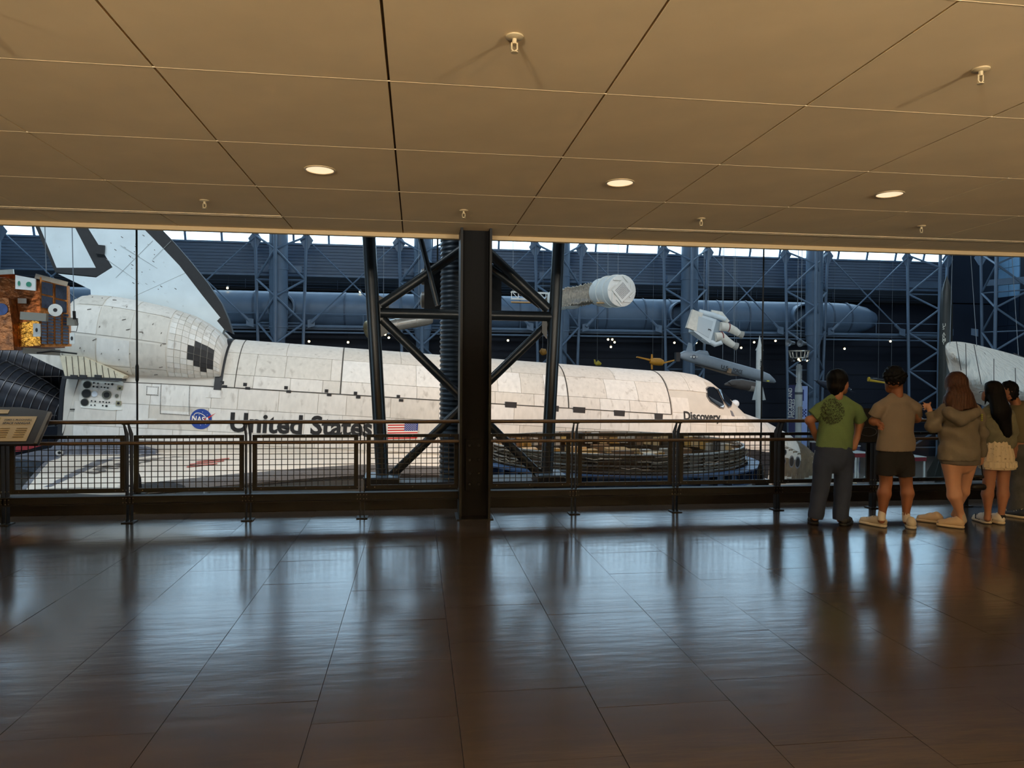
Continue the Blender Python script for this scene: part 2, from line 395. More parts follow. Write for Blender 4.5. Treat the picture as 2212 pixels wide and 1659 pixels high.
# low dark sign between the two men
t = thing('reading_sign', 'black reading sign with grey oval emblem on the railing between the two men', 'sign', (5.25, 7.72, .9))
C0 = at(1842, 955, 7.78); C1 = at(1905, 955, 7.78); T0 = at(1838, 882, 7.95); T1 = at(1905, 882, 7.95)
n = (C1-C0).cross(T0-C0).normalized(); n = n if n.y < 0 else -n
MB().prism([C0, T0, T1+(T1-T0)*.6, C1+(C1-C0)*.6], n*-.03).build('board', M('sign_black2', (16, 15, 16), .35), t)
cen = C0.lerp(C1, .55)+(T0-C0)*.30
b = MB(); pts = [cen+Vector((1, 0, 0))*.105*math.cos(a)+(T0-C0).normalized()*.055*math.sin(a)+n*.006 for a in np.linspace(0, 2*math.pi, 33)]
b.tube(pts, .0025, 5, False); b.build('oval_emblem', M('sign_grey2', (110, 112, 120), .5), t)
for u in (.2, .9):
    MB().bar(C0.lerp(T1, .5)+Vector((.25*(u-.5), .02, 0)), (C0.x+.3*u, 7.99, .88), .03, .03).build('bracket', m_black, t)
# ---------------------------------------------------------------- hangar shell
def roof_z(Y): return float(np.interp(Y, [8.4, 18, 33, 46, 55.2], [19.0, 21.5, 23, 21.5, 18.3]))+.05
ZF = -5.6
tag(MB().bx(-48, 54, 8.3, 62, ZF-.3, ZF).build('hangar_floor', M('hangar_concrete', (120, 112, 104), .35, var=.1, scale=.4)), 'polished grey concrete hangar floor', kind='structure')
wf = MB().bx(-48, 54, 58.7, 59.1, ZF, 7.9).build('wall_far', m_navy); tag(wf, kind='structure')
MB().bx(-48, 54, 60.0, 60.3, 7.0, 9.4).build('loft_back', m_void, wf)
MB().bx(-48, 54, 56.9, 60.2, 7.85, 7.95).build('loft_deck', m_void, wf)
b = MB()                                # corrugated siding band
z = 9.0; prof = []
while z < 11.35:
    prof += [(56.9, z), (56.9, z+.10), (56.83, z+.13), (56.83, z+.19), (56.9, z+.22)]; z += .24
for k in range(len(prof)-1):
    (ya, za), (yb, zb) = prof[k], prof[k+1]
    b._add([(-48, ya, za), (45.6, ya, za), (45.6, yb, zb), (-48, yb, zb)], [(0, 1, 2, 3)])
b.build('siding_band', m_bluedk, wf)
MB().bx(-48, 45.6, 56.78, 57.2, 8.9, 9.02).build('siding_trim', m_blue, wf)
b = MB()
for k in range(26): b.bx(-46+k*3.6, -45.96+k*3.6, 59.9, 59.98, 7.9, 9.0)
for zz in (8.15, 8.4, 8.65, 8.85): b.bx(-48, 45, 59.9, 59.95, zz, zz+.03)
b.build('loft_grid', M('loft_grid', (44, 52, 64), .6), wf)
MB().bx(45.6, 54, 56.9, 57.3, ZF, 18.5).build('corner_wall', M('navy_siding', (24, 36, 54), .6, var=.1, scale=.4), wf)
b = MB()
for k in range(9): b.bx(-48, 54, 58.62, 58.7, -4.6+k*1.25, -4.56+k*1.25)
b.build('panel_joints', M('navy_joint', (11, 18, 30), .7), wf)
wr = MB().bx(50.5, 50.9, 8.3, 61, ZF, 19).build('wall_hangar_end', M('navy_end_wall', (18, 27, 42), .6)); tag(wr, kind='structure')
m_zinc_sky = M('zinc_sky_reflection', (132, 176, 212), .35, .25, var=.12, scale=1.0)  # sky reflection on the upper metal panels, put into their colour
for k in range(9):
    for q in range(2):
        y0 = 55.75-q*1.12; z0 = 2.2+k*1.25
        MB().bx(50.4, 50.5, y0+.015, y0+1.1, z0+.02, z0+1.23).build('metal_panel', m_zinc_sky if k > 4 else M('dark_zinc_panel', (42, 56, 76), .35, .5), wr)
tag(MB().bx(-48.4, -48, 8.3, 61, ZF, 19).build('wall_hangar_start', m_navy), kind='structure')
tag(MB().bx(-48, 54, 8.4, 8.8, HC+.55, 19).build('wall_over_gallery', m_navy), kind='structure')
tag(MB().bx(-48, 54, 8.25, 8.5, ZF, -.36).build('wall_under_gallery', m_navy), kind='structure')
b = MB(); pr = [(8.4, 19.0), (18, 21.5), (33, 23), (46, 21.5), (55.2, 18.3)]
for (ya, za), (yb, zb) in zip(pr[:-1], pr[1:]):
    b.prism([(-48, ya, za), (-48, yb, zb), (-48, yb, zb+.4), (-48, ya, za+.4)], (102, 0, 0))
tag(b.build('hangar_roof', M('roof_deck', (70, 84, 102), .7)), 'dark arched hangar roof deck', kind='structure')

# clerestory: sloped bright glazing over the siding band
win = MB().bx(-48, 45.6, 56.7, 57.1, 11.28, 11.42).build('window_1', m_blue); tag(win, kind='structure')
m_sky = glass('clerestory_glass', (.97, .99, 1), .04)
PW = 2.632
def cl(x, v): return Vector((x, 57.0-1.9*v, 11.4+6.9*v))
for k in range(35):
    xa = -46.2+k*PW; xb = xa+PW
    MB().bar(cl(xa, 0), cl(xa, 1), .09, .16).build('mullion', m_blue, win)
    if k < 34:
        for va, vb in ((0, .5), (.5, 1)):
            MB().prism([cl(xa+.05, va+.01), cl(xb-.05, va+.01), cl(xb-.05, vb-.01), cl(xa+.05, vb-.01)], (0, .02, 0)).build('pane', m_sky, win)
for v in (.13, .26, .5, .97): MB().bar(cl(-46.2, v), cl(45.6, v), .06, .09).build('glazing_rail', m_blue, win)

# ---------------------------------------------------------------- far trussed columns, ducts, ties
LS = 'slate blue trussed steel tower against the far hangar wall'
def tower_parts(t, cx, Y, top=17.5):
    lx = lambda z, s: cx+s*(1.35+.028*(z-ZF))
    side = [11.6, 8.4, 5.2, 2.0, -1.2, -4.4]; mid = [10.4, 7.0, 3.6, .4, -2.8]
    for s in (-1, 1): MB().tube([(lx(ZF, s), Y, ZF), (lx(11.6, s), Y, 11.6), (lx(top, s)+s*.0, Y-.6, top)], .115, 8).build('leg', m_blue, t, True)
    MB().tube([(cx-.1, Y-1.6, ZF), (cx-.1, Y-1.6, top)], .13, 8).build('leg', m_blue, t, True)
    for s in (-1, 1):
        for k, zm in enumerate(mid):
            for zs in (side[k], side[k+1]):
                MB().tube([(lx(zs, s), Y, zs), (cx-.1, Y-1.6, zm)], .085, 6).build('brace', m_blue, t, True)
        # gussets and struts up to the roof
        z = 11.6; x = lx(z, s)
        MB().prism([(x-.5, Y-.02, z-.25), (x-.22, Y-.02, z+.12), (x+.22, Y-.02, z+.12), (x+.5, Y-.02, z-.25), (x+.15, Y-.02, z-.9), (x-.15, Y-.02, z-.9)], (0, .06, 0)).build('gusset', m_blue, t)
        for dx in (-1.7, 1.7): MB().tube([(x, Y, z), (x+dx, Y-1.0, z+2.6)], .075, 6).build('brace', m_blue, t, True)
        MB().prism([(x+s*.1, Y-.03, 4.85), (x+s*.62, Y-.03, 5.0), (x+s*.62, Y-.03, 5.55), (x+s*.1, Y-.03, 5.45)], (0, .06, 0)).build('gusset', m_blue, t)
    MB().box((cx, Y+.32, 9.2), (2.9, .3, .5)).build('cross_beam', m_blue, t)
    for z in side[1:]: MB().tube([(lx(z, -1), Y+.16, z), (lx(z, 1), Y+.16, z)], .06, 6).build('strut', m_blue, t, True)
CX = [-31.0+10.44*k for k in range(8)]
CX = [-30.9, -20.4, -9.95, .5, 10.9, 21.2, 31.45, 42.2]
t0 = thing('trussed_tower', LS, 'tower', (CX[0], 55, ZF), group='trussed towers along the far wall')
tower_parts(t0, CX[0], 55.0)
WH = ['beyond the foil satellite', 'mostly hidden behind the orbiter tail fin', 'rising behind the payload doors', 'seen through the near dark truss column', 'behind the white mast canister', 'behind the hanging astronaut', 'behind the staged rocket and lamp cluster', 'beside the tall olive rocket']
t0['label'] = 'slate blue trussed tower on the far wall '+WH[0]
for x, w in zip(CX[1:], WH[1:]):
    c = copy_tree(t0); c.location.x = x; c['label'] = 'slate blue trussed tower on the far wall '+w
c = copy_tree(t0); c.location = (46.6, 51.8, ZF); c.rotation_euler.z = math.radians(-62); c['label'] = 'slate blue trussed steel tower in the hangar corner beside the blue metal panels'; del c['group']
LD = 'round slate blue ventilation duct rising inside a far trussed tower'
d0 = None
for x, w in zip([-30.9, -20.4, -10.0, .45, 11.0, 21.3, 31.8], WH):
    LD = 'round slate blue ventilation duct on the far wall '+w
    if d0 is None:
        d0 = thing('air_duct', LD, 'duct', (x, 54.4, ZF), group='vertical ducts in the far towers')
        MB().lathe([(.48, 0), (.48, 9.6), (.66, 10.4), (.66, 24)], 24, (x, 54.4, ZF)).build('pipe', m_blue, d0, True)
        for z in (10.4, 13.0, 14.6, 17.5): MB().lathe([(.66, z), (.70, z), (.70, z+.1), (.66, z+.1)], 24, (x, 54.4, ZF)).build('joint_band', m_blue, d0)
    else:
        c = copy_tree(d0); c.location.x = x; c['label'] = LD
t = thing('main_air_duct', 'huge horizontal blue air duct with round end, along the far wall', 'duct', (0, 56.3, 6.4))
MB().lathe([(1.36, -42), (1.36, 35.2), (1.30, 36.6), (1.05, 37.9), (.6, 38.8), (0, 39.1)], 32, (0, 57.1, 6.4), (1, 0, 0)).build('shell', m_blue, t, True)
for x in (-17.5, -12.2, -5.5, 2.5, 8, 14.2, 15.0, 18.2, 20.4, 24.5, 27, 34.4, 36.0):
    MB().lathe([(1.36, x), (1.41, x), (1.41, x+.12), (1.36, x+.12)], 32, (0, 57.1, 6.4), (1, 0, 0)).build('joint_band', M('duct_band', (70, 86, 106), .5), t)
for x in (-10.0, 10.6, 21.0, 31.5):
    MB().lathe([(1.02, 0), (1.02, 1.4), (.9, 1.4)], 20, (x, 56.6, 6.4), (0, -1, 0)).build('branch_collar', m_blue, t, True)
t = thing('catwalk', 'narrow slate blue catwalk with pipe rail below the main duct', 'catwalk', (0, 55.4, 4.9))
MB().bx(-46, 44, 55.6, 56.6, 4.78, 4.98).build('deck', m_bluedk, t)
MB().tube([(-46, 55.5, 5.0), (44, 55.5, 5.0)], .12, 8).build('pipe', m_blue, t, True)
MB().tube([(-46, 55.4, 4.55), (44, 55.4, 4.55)], .07, 8).build('pipe', m_blue, t, True)
MB().tube([(-46, 55.5, 5.95), (44, 55.5, 5.95)], .035, 6).build('rail', m_blue, t, True)
for k in range(14): MB().tube([(-40+k*6, 55.5, 5.0), (-40+k*6, 55.5, 5.95)], .03, 6).build('stanchion', m_blue, t)
LT = 'thin slate blue diagonal tie rod crossing between two far towers'
for a, c in zip(CX[:-1], CX[1:]):
    for x0, x1, zA, zB in ((a+2.2, c-1.9, 5.25, 11.4), (a+1.9, c-2.2, 11.4, 5.25)):
        yr = 54.86 if zA < zB else 55.04; t = thing('tie_rod', LT, 'rod', (x0, yr, min(zA, zB)), group='tie rods between the far towers')
        p0 = Vector((x0, yr, zA)); p1 = Vector((x1, yr, zB)); d = (p1-p0).normalized()
        MB().tube([p0, p1], .055, 6).build('rod', m_blue, t, True)
        q = p0 if zA < zB else p1; sg = 1 if zA < zB else -1
        MB().tube([q, q+d*sg*.8], .12, 8).build('end_fitting', m_blue, t, True)
# lower navy siding lit between loft and floor: little gallery spotlights
m_bulb = M('spot_bulb', (255, 232, 170), .4, emit=9)
for x, y in ((668, 735), (752, 737), (832, 720), (840, 727), (1097, 733), (1322, 731), (1313, 731), (1327, 737), (1319, 747), (1456, 738), (1503, 738), (1600, 749), (1628, 737), (1674, 734), (1922, 735), (1823, 751), (778, 628), (492, 620)):
    hi = y < 640; p = at(x, y, 56.6 if hi else 55.42)
    t = thing('track_spotlight', 'small lit track spotlight under the far catwalk', 'spotlight', p, group='track spotlights on the far wall')
    MB().lathe([(0, -.12), (.07, -.1), (.10, .1), (.085, .1), (.06, 0), (0, -.02)], 10, p, (0, -.7, -.7)).build('housing', m_black, t, True)
    MB().ball(p+Vector((0, -.09, -.09)), .085, 8).build('bulb', m_bulb, t, True)
    MB().tube([p, (p.x, p.y+(.25 if hi else 0), 8.95 if hi else 4.6)], .015, 6).build('stem', m_black, t)

# ---------------------------------------------------------------- near trussed column
YN = 14.0
t = thing('trussed_column', 'dark braced steel truss column with X bracing just beyond the railing', 'column', at(1000, 1040, YN))
def nt(a, b, r, nm='brace', dy=0):
    o = MB().tube([at(*a, YN+dy), at(*b, YN+dy)], r, 14).build(nm, m_truss, t, True); return o
def nleg(a, b):
    A_ = at(*a, YN); B_ = at(*b, YN); d = (A_-B_)/(A_.z-B_.z)
    MB().tube([B_, A_+d*6], .125, 16).build('leg', m_truss, t, True)
nleg((797, 510), (826, 1026)); nleg((1207, 525), (1181, 1022))
nt((822, 676), (1190, 684), .098, 'strut')
nt((826, 690), (1168, 1028), .088); nt((845, 1028), (1186, 698), .088, dy=.12)
nt((822, 660), (940, 580), .09); nt((940, 580), (1010, 530), .09)
nt((1184, 668), (1055, 545), .098); nt((1168, 660), (1040, 565), .075, dy=.1)
nt((905, 500), (945, 660), .05, dy=-.1)
for x, y, sx in ((822, 684, 1), (1188, 686, -1)):
    p = at(x, y, YN); MB().prism([p+Vector((-.06, -.02, -.42)), p+Vector((.16*sx, -.02, -.3)), p+Vector((.16*sx, -.02, .3)), p+Vector((-.06, -.02, .42))], (0, .04, 0)).build('gusset', m_truss, t)
for x0, x1, y in ((788, 864, 1026), (1154, 1214, 1021)):
    a = at(x0, y, YN); c = at(x1, y, YN)
    MB().bx(a.x, c.x, YN-.4, YN+.4, a.z-.035, a.z).build('base_plate', M('base_plate_blue', (70, 84, 98), .4), t)
    MB().bx(a.x+.02, c.x-.02, YN-.36, YN+.36, ZF, a.z-.035).build('base_box', M('black_paint', (10, 11, 13), .5), t)
a = at(862, 1043, YN-.3); c = at(1153, 1040, YN-.3)
MB().bx(a.x, c.x, YN-.3, YN+.3, -1.3, a.z).build('base_beam', M('black_paint', (10, 11, 13), .5), t)
a = at(1060, 1030, YN+1.2); c = at(1245, 1030, YN+1.2)
MB().bx(a.x, c.x, YN+.9, YN+1.5, ZF, a.z).build('base_block', M('black_paint', (10, 11, 13), .5), t)
pr = [(.45, -4.5)]; z = -4.4
while z < 4.2: pr += [(.45, z), (.468, z+.022), (.468, z+.05), (.45, z+.075)]; z += .098
pc = at(999, 800, YN+.78)
tag(MB().lathe(pr, 36, (pc.x, pc.y, 1.6)).build('corrugated_duct', M('ribbed_duct', (34, 42, 50), .35, .4, var=.08), None, True), 'dark corrugated flexible duct standing inside the near truss column', 'duct')
t = thing('loudspeaker_cabinet', 'black loudspeaker cabinet hung on the near truss column', 'loudspeaker', at(1000, 620, YN+1.1))
a = at(917, 567, YN+1.32); c = at(1083, 672, YN+1.32)
MB().bx(a.x, c.x, YN+1.32, YN+2.0, c.z, a.z).build('cabinet', M('cabinet_black', (13, 17, 22), .6, spec=.2), t)
for y in (598, 648):
    p = at(917, y, YN+1.6); MB().lathe([(.18, 0), (.17, .06), (.1, .09), (0, .1)], 18, p, (-1, 0, 0)).build('driver', M('driver_grey', (90, 86, 80), .4), t, True)
for x in (945, 1060): MB().tube([at(x, 570, YN+1.6), at(x, 570, YN+1.6)+Vector((0, 0, 5))], .02, 6).build('hanger', m_black, t)

# hanging turnbuckle rods before the orbiter
def stay(name_lab, x0, ytop, x1, ybot, ybk, Y):
    p0 = at(x1, ybot, Y); p1 = at(x0, ytop, Y); d = (p1-p0).normalized(); k = at(x0+(x1-x0)*(ybk-ytop)/(ybot-ytop), ybk, Y)
    t = thing('stay_rod', name_lab, 'rod', p0, group=None)
    MB().tube([p0, p1+d*5], .014, 8).build('rod', m_black, t, True)
    MB().tube([k-d*.13, k-d*.10, k+d*.10, k+d*.13], [.015, .024, .024, .015], 8).build('turnbuckle', m_black, t, True)
    MB().tube([p0-d*.25, p0-d*.15, p0+d*.02, p0+d*.1], [.045, .06, .05, .02], 8).build('clevis', m_black, t, True)
    MB().bx(p0.x-.12, p0.x+.12, p0.y-.06, p0.y+.06, p0.z-.55, p0.z-.2).build('anchor', m_black, t)
stay('black hanging stay rod in front of the orbiter aft fuselage', 295, 490, 297, 1035, 806, 11.0)
stay('black hanging stay rod in front of the orbiter nose', 1650, 530, 1643, 1012, 805, 11.5)
tag(MB().bx(-12, 16, 10.6, 11.9, -1.6, -.75).build('ledge_beam', M('black_paint', (10, 11, 13), .5)), 'dark steel ledge beam below the gallery', kind='structure')
# ---------------------------------------------------------------- orbiter
OB = Vector((-7.6957, 30.4178, 1.0265)); OTH, OPI = 0.087863, 0.062702
orb = thing('space_orbiter', 'white winged space orbiter with black tiles, lettered United States and Discovery', 'spacecraft', OB, (0, OPI, OTH))
OMW = Matrix.LocRotScale(OB, orb.rotation_euler, None); OMI = OMW.inverted()
def opx(x, y, yl):                      # pixel -> orbiter frame (s forward, y to the far side, z up) on the plane y = yl
    o = OMI @ CAM; d = OMI.to_3x3() @ ray(x, y); return o+d*((yl-o.y)/d.y)
def olp(p): return pix(OMW @ Vector(p))
m_w = [M('blanket_white_%d' % k, c, .75, var=.07, scale=2.2, bump=.06, bscale=6, stain=((138, 128, 118), 1.5, .60, .42), stretch=(3, 3, 1.2), detail=6) for k, c in enumerate(((216, 211, 203), (212, 206, 197), (220, 217, 211), (206, 200, 190)))]
m_wbase = M('orbiter_seam', (200, 194, 184), .8, var=.06, scale=2)
m_bt = M('black_tile', (36, 35, 37), .6, var=.15, scale=5)
m_gt = M('grey_tile', (112, 112, 118), .65, var=.2, scale=3, bump=.1)
m_rcc = M('carbon_grey', (96, 92, 90), .5, var=.12, scale=1.5)
m_nose = M('scorched_tile', (118, 100, 80), .4, .15, var=.3, scale=3, bump=.1)
KEYS = [(-4.9, 2.62, 1.55, -.7, -3.6, 2.0), (0, 2.6, 1.86, -.72, -3.9, 2.0), (18.4, 2.6, 1.86, -.72, -3.9, 2.0), (19.5, 2.52, 1.90, -.76, -3.88, 2.0),
        (20.4, 2.38, 1.86, -.82, -3.85, 2.05), (21.0, 2.28, 1.68, -.88, -3.8, 2.1), (21.6, 2.18, 1.30, -.95, -3.75, 2.1), (22.2, 2.05, .80, -1.05, -3.7, 2.1), (22.9, 1.9, .24, -1.2, -3.65, 2.1),
        (24.1, 1.58, -.06, -1.5, -3.5, 2.1), (25.6, 1.15, -.68, -1.85, -3.3, 2.1), (26.6, .80, -1.18, -2.05, -3.0, 2.0), (27.3, .45, -1.65, -2.15, -2.7, 2.0), (27.62, .06, -2.1, -2.2, -2.3, 2.0)]
def okey(s):
    for a, b in zip(KEYS[:-1], KEYS[1:]):
        if s <= b[0]:
            t = max(0, (s-a[0])/(b[0]-a[0])); return [a[i]+(b[i]-a[i])*t for i in range(6)]
    return list(KEYS[-1])
def ring(s, n=48, grow=0.0):
    _, w, zt, zs, zb, e = okey(s); out = []
    for k in range(n):
        a = 2*math.pi*k/n; c, q = math.cos(a), math.sin(a)      # a=0 far side, pi near side, top at pi/2
        if q >= 0: y = (w+grow)*math.copysign(abs(c)**(2/e), c); z = zs+(zt-zs+grow)*abs(q)**(2/e)
        else: y = (w+grow)*math.copysign(abs(c)**(2/7), c); z = zs-(zs-zb)*abs(q)**(2/3.2)
        out.append(Vector((s, y, z)))
    return out
ss = list(np.linspace(-4.9, 18.4, 40))+list(np.linspace(18.6, 27.62, 46))
b = MB(); b.loft([ring(s) for s in ss])
fus = b.build('fuselage', m_wbase, orb, True, local=1)
BV = BVHTree.FromPolygons([Vector(v) for v in b.v], b.f)
def osurf(x, y, d=0.0):                 # pixel -> point on the fuselage skin
    o = OMI @ CAM; dr = (OMI.to_3x3() @ ray(x, y)).normalized(); h = BV.ray_cast(o, dr)
    if h[0] is None: return opx(x, y, -2.6)
    n = h[1] if h[1].dot(dr) < 0 else -h[1]
    return h[0]+n*d
def oside(p, d=.02):                    # orbiter-frame point pushed sideways on to the skin
    h = BV.ray_cast(Vector((p.x, -9, p.z)), Vector((0, 1, 0)))
    return (h[0]+Vector((0, -d, 0))) if h[0] is not None else Vector(p)
# blanket panels: strips by height on the near side, over the top of the doors
def skin(s, z_or_a, mode, d):
    _, w, zt, zs, zb, e = okey(s)
    if mode == 'arc':                   # angle from near shoulder (0) to the crown (pi/2)
        a = math.pi-z_or_a; c, q = math.cos(a), math.sin(a)
        return Vector((s, (w+d)*math.copysign(abs(c)**(2/e), c), zs+(zt-zs+d)*abs(q)**(2/e)))
    p = Vector((s, -w, z_or_a)); h = BV.ray_cast(Vector((s, -9, z_or_a)), Vector((0, 1, 0)))
    if h[0] is not None: p = h[0]
    return p+Vector((0, -d, 0))
def panel(s0, s1, a0, a1, mode, mat, d=.028, par=None, name='blanket_panel', n=4, gap=.009):
    g = gap; ga = gap if mode == 'z' else gap/2.6
    S = np.linspace(s0+g, s1-g, 3); Aa = np.linspace(a0+ga, a1-ga, n); b = MB()
    top = [[skin(s, a, mode, d) for a in Aa] for s in S]
    vs = [p for r in top for p in r]; k = len(vs); fs = []
    for i in range(2):
        for j in range(n-1): fs.append((i*n+j, i*n+j+1, (i+1)*n+j+1, (i+1)*n+j))
    bd = [(0, j) for j in range(n)]+[(i, n-1) for i in (1, 2)]+[(2, j) for j in range(n-2, -1, -1)]+[(1, 0)]
    ids = [i*n+j for i, j in bd]
    vs += [skin(S[i], Aa[j], mode, 0) for i, j in bd]
    fs += [(ids[q], ids[(q+1) % len(ids)], k+(q+1) % len(ids), k+q) for q in range(len(ids))]
    b._add(vs, fs); o = b.build(name, mat, par or fus, True, local=1); return o
rnd = random.Random(3)
def cols(a, c, lo, hi):
    out = [a]
    while out[-1] < c-hi: out.append(out[-1]+rnd.uniform(lo, hi))
    if c-out[-1] > hi*1.2: out.append((out[-1]+c)/2)
    return out+[c]
AH = math.asin(((0+.72)/2.58))          # hinge angle
DO = [.28, 4.6, 9.2, 13.8, 18.4]
for a, c in zip(DO[:-1], DO[1:]):
    for q0, q1 in ((AH, AH+.20), (AH+.20, AH+.62), (AH+.62, 1.57)):
        cc = cols(a+.02, c-.02, .9, 1.7) if q0 < AH+.5 else [a+.02, (a+c)/2, c-.02]
        for s0, s1 in zip(cc[:-1], cc[1:]): panel(s0, s1, q0, q1, 'arc', rnd.choice(m_w), n=6 if q1 > 1.5 else 4)
for a, c in ((.28, 18.4),):
    for s0, s1 in zip(np.arange(a, c, 3.02), list(np.arange(a, c, 3.02)[1:])+[c]): panel(s0, s1, 1.57, 2.6, 'arc', rnd.choice(m_w), n=6)
for z0, z1 in ((-.80, -.02), (-1.66, -.80), (-2.10, -1.66)):
    cc = cols(-4.42 if z0 > -1 else -4.55, 18.4, .9, 2.2)
    for s0, s1 in zip(cc[:-1], cc[1:]): panel(s0, s1, z0, z1, 'z', rnd.choice(m_w))
for s0, s1 in zip([18.45, 19.3, 20.1, 20.9, 21.7, 22.5], [19.3, 20.1, 20.9, 21.7, 22.5, 23.3]):        # cabin side
    zt = okey(s0)[2]; zl = max(-1.25, -.9-.09*(s0-18.4)*1.0)
    rows = [zl, -.35, .1]+([.75] if s1 < 20.0 else [])
    for z0, z1 in zip(rows[:-1], rows[1:]):
        if z1 < okey(s1)[2]-.25: panel(s0, s1, z0, z1, 'z', rnd.choice(m_w[:3]), d=.02)
for s0, s1 in ((18.45, 19.5), (19.5, 20.5)): panel(s0, s1, .75, 1.57, 'arc', m_w[0], n=6); panel(s0, s1, 1.57, 2.4, 'arc', m_w[0], n=6)
for s0, s1 in ((20.5, 21.6), (21.6, 22.9)): panel(s0, s1, 1.1, 1.57, 'arc', m_w[0], d=.016); panel(s0, s1, 1.57, 2.0, 'arc', m_w[0], d=.016)
# forward upper nose and the scorched grey lower tiles
for s0, s1 in ((22.9, 23.9), (23.9, 24.9), (24.9, 25.7)): panel(s0, s1, .35, 1.57, 'arc', m_w[1], n=6); panel(s0, s1, 1.57, 2.8, 'arc', m_w[1], n=6)
cc = list(np.linspace(14.6, 27.3, 44))
for i, (s0, s1) in enumerate(zip(cc[:-1], cc[1:])):
    zt = -.95-.1*max(0, s0-18.4) if s0 < 23.5 else -1.46-.25*(s0-23.5)
    zt = min(zt, okey(s0)[3]+.3) if s0 > 18.4 else -2.12
    if s0 > 23.6: zt = okey(s0)[3]+.30*(okey(s0)[2]-okey(s0)[3])
    zb = okey(s0)[4]+.5
    if zt-zb < .1: continue
    panel(s0, s1, zb, zt, 'z', m_bt if s0 < 23.6 else m_nose, d=.012, name='tile_strip', n=4, gap=.006)
for s0, s1 in ((25.75, 26.3), (26.3, 26.8), (26.8, 27.3)):
    for a0, a1 in ((.02, 1.57), (1.57, 3.1)): panel(s0, s1, a0, a1, 'arc', m_nose, d=.012, n=6, gap=.004, name='nose_cap_panel')
# forward thruster ports
for x, y, rx, ry in ((1694, 977, 4.5, 6), (1692, 996, 4.5, 6), (1709, 997, 6, 11), (1722, 999, 6, 11)):
    p = osurf(x, y, .03); b = MB(); N = (OMI @ CAM-p).normalized(); X_, Y_, _ = frame((0, 1, 0)); k = .0197
    el = lambda g: [p+Vector((1, .15, 0)).normalized()*rx*k*g*math.cos(a)+Vector((0, 0, 1))*ry*k*g*math.sin(a) for a in np.linspace(0, 2*math.pi, 21)[:-1]]
    o1, i1, i2 = el(1.3), el(1.0), [q+Vector((0, .18, 0)) for q in el(.9)]
    b.loft([[q+Vector((0, .1, 0)) for q in o1], o1, i1], cap=False); po = b.build('thruster_port', m_gt, fus, True, local=1)
    b = MB(); b._add([q+Vector((0, -.004, 0)) for q in i1], [tuple(range(20))]); b.build('thruster_bore', M('bore_black', (18, 17, 17), .8), fus, local=1)
# thermal tile window frames and panes
def patch(name, pts, mat, d, par, thick=.03, lab=None):
    top = [osurf(x, y, d) for x, y in pts]; n = len(top); b = MB()
    b._add(top+[osurf(x, y, -.02) for x, y in pts], [tuple(range(n))]+[(i, (i+1) % n, n+(i+1) % n, n+i) for i in range(n)])
    o = b.build(name, mat, par, local=1)
    if lab: o['label'] = lab
    return o
WN = [[(1526, 841), (1531, 838), (1541, 839), (1548, 845), (1562, 876), (1560, 881), (1553, 880), (1534, 867), (1528, 857)],
      [(1549, 842), (1555, 844), (1568, 857), (1579, 871), (1577, 878), (1572, 880), (1561, 866)]]
for k, w in enumerate(WN):
    cx = sum(p[0] for p in w)/len(w); cy = sum(p[1] for p in w)/len(w)
    f = patch('window_frame', [(cx+(x-cx)*1.14, cy+(y-cy)*1.12) for x, y in w], M('window_tile', (120, 118, 116), .6, var=.3, scale=20), .035, fus)
    patch('window_pane', w, M('cockpit_glass', (20, 22, 26), .06, spec=.8), .075, fus, lab='dark cockpit window pane')
patch('hatch_window', [(1577, 887), (1581, 889), (1586, 900), (1581, 899)], m_gt, .03, fus)
MB().ball(opx(1588, 872, -.4), .2, 14, (1, .8, .9)).build('nose_dome', M('dome_white', (214, 222, 228), .4), fus, True, local=1)
# seams, hinge tiles
m_seam = M('door_seam', (64, 58, 52), .8)
for s in DO[1:]+[.75]:
    MB().tube([skin(s, a, 'arc', .03) for a in np.linspace(AH, 2.4, 22)], .017, 5).build('door_seam', m_seam, fus, local=1)
MB().tube([skin(s, AH, 'arc', .028) for s in np.linspace(-4.4, 18.4, 30)], .014, 5).build('hinge_line', m_seam, fus, local=1)
b = MB()                                # dark strip at the aft end of the doors
b.loft([[skin(.03, a, 'arc', .05) for a in np.linspace(AH-.05, 1.9, 22)], [skin(.30, a, 'arc', .05) for a in np.linspace(AH-.05, 1.9, 22)]], cap=False, closed=False); b.build('aft_seal', m_bt, fus, True, local=1)
for x, y in ((478, 827), (528, 831), (617, 838), (705, 845), (768, 850), (861, 857)):
    p = opx(x, y, -2.66); MB().box(oside(p, .03), (.13, .05, .13)).build('hinge_tile', m_bt, fus, local=1)
    p = opx(x+6, y+8, -2.66); MB().box(oside(p, .03), (.17, .05, .10)).build('hinge_tile', m_bt, fus, local=1)
for x, y, w in ((1105, 875, .48), (1203, 883, .22), (1253, 886, .52), (1340, 893, .47), (1425, 900, .36)):
    p = opx(x, y, -2.66); q = MB().box(oside(p, .03), (w, .05, .24)).build('hinge_tile', m_bt, fus, local=1)
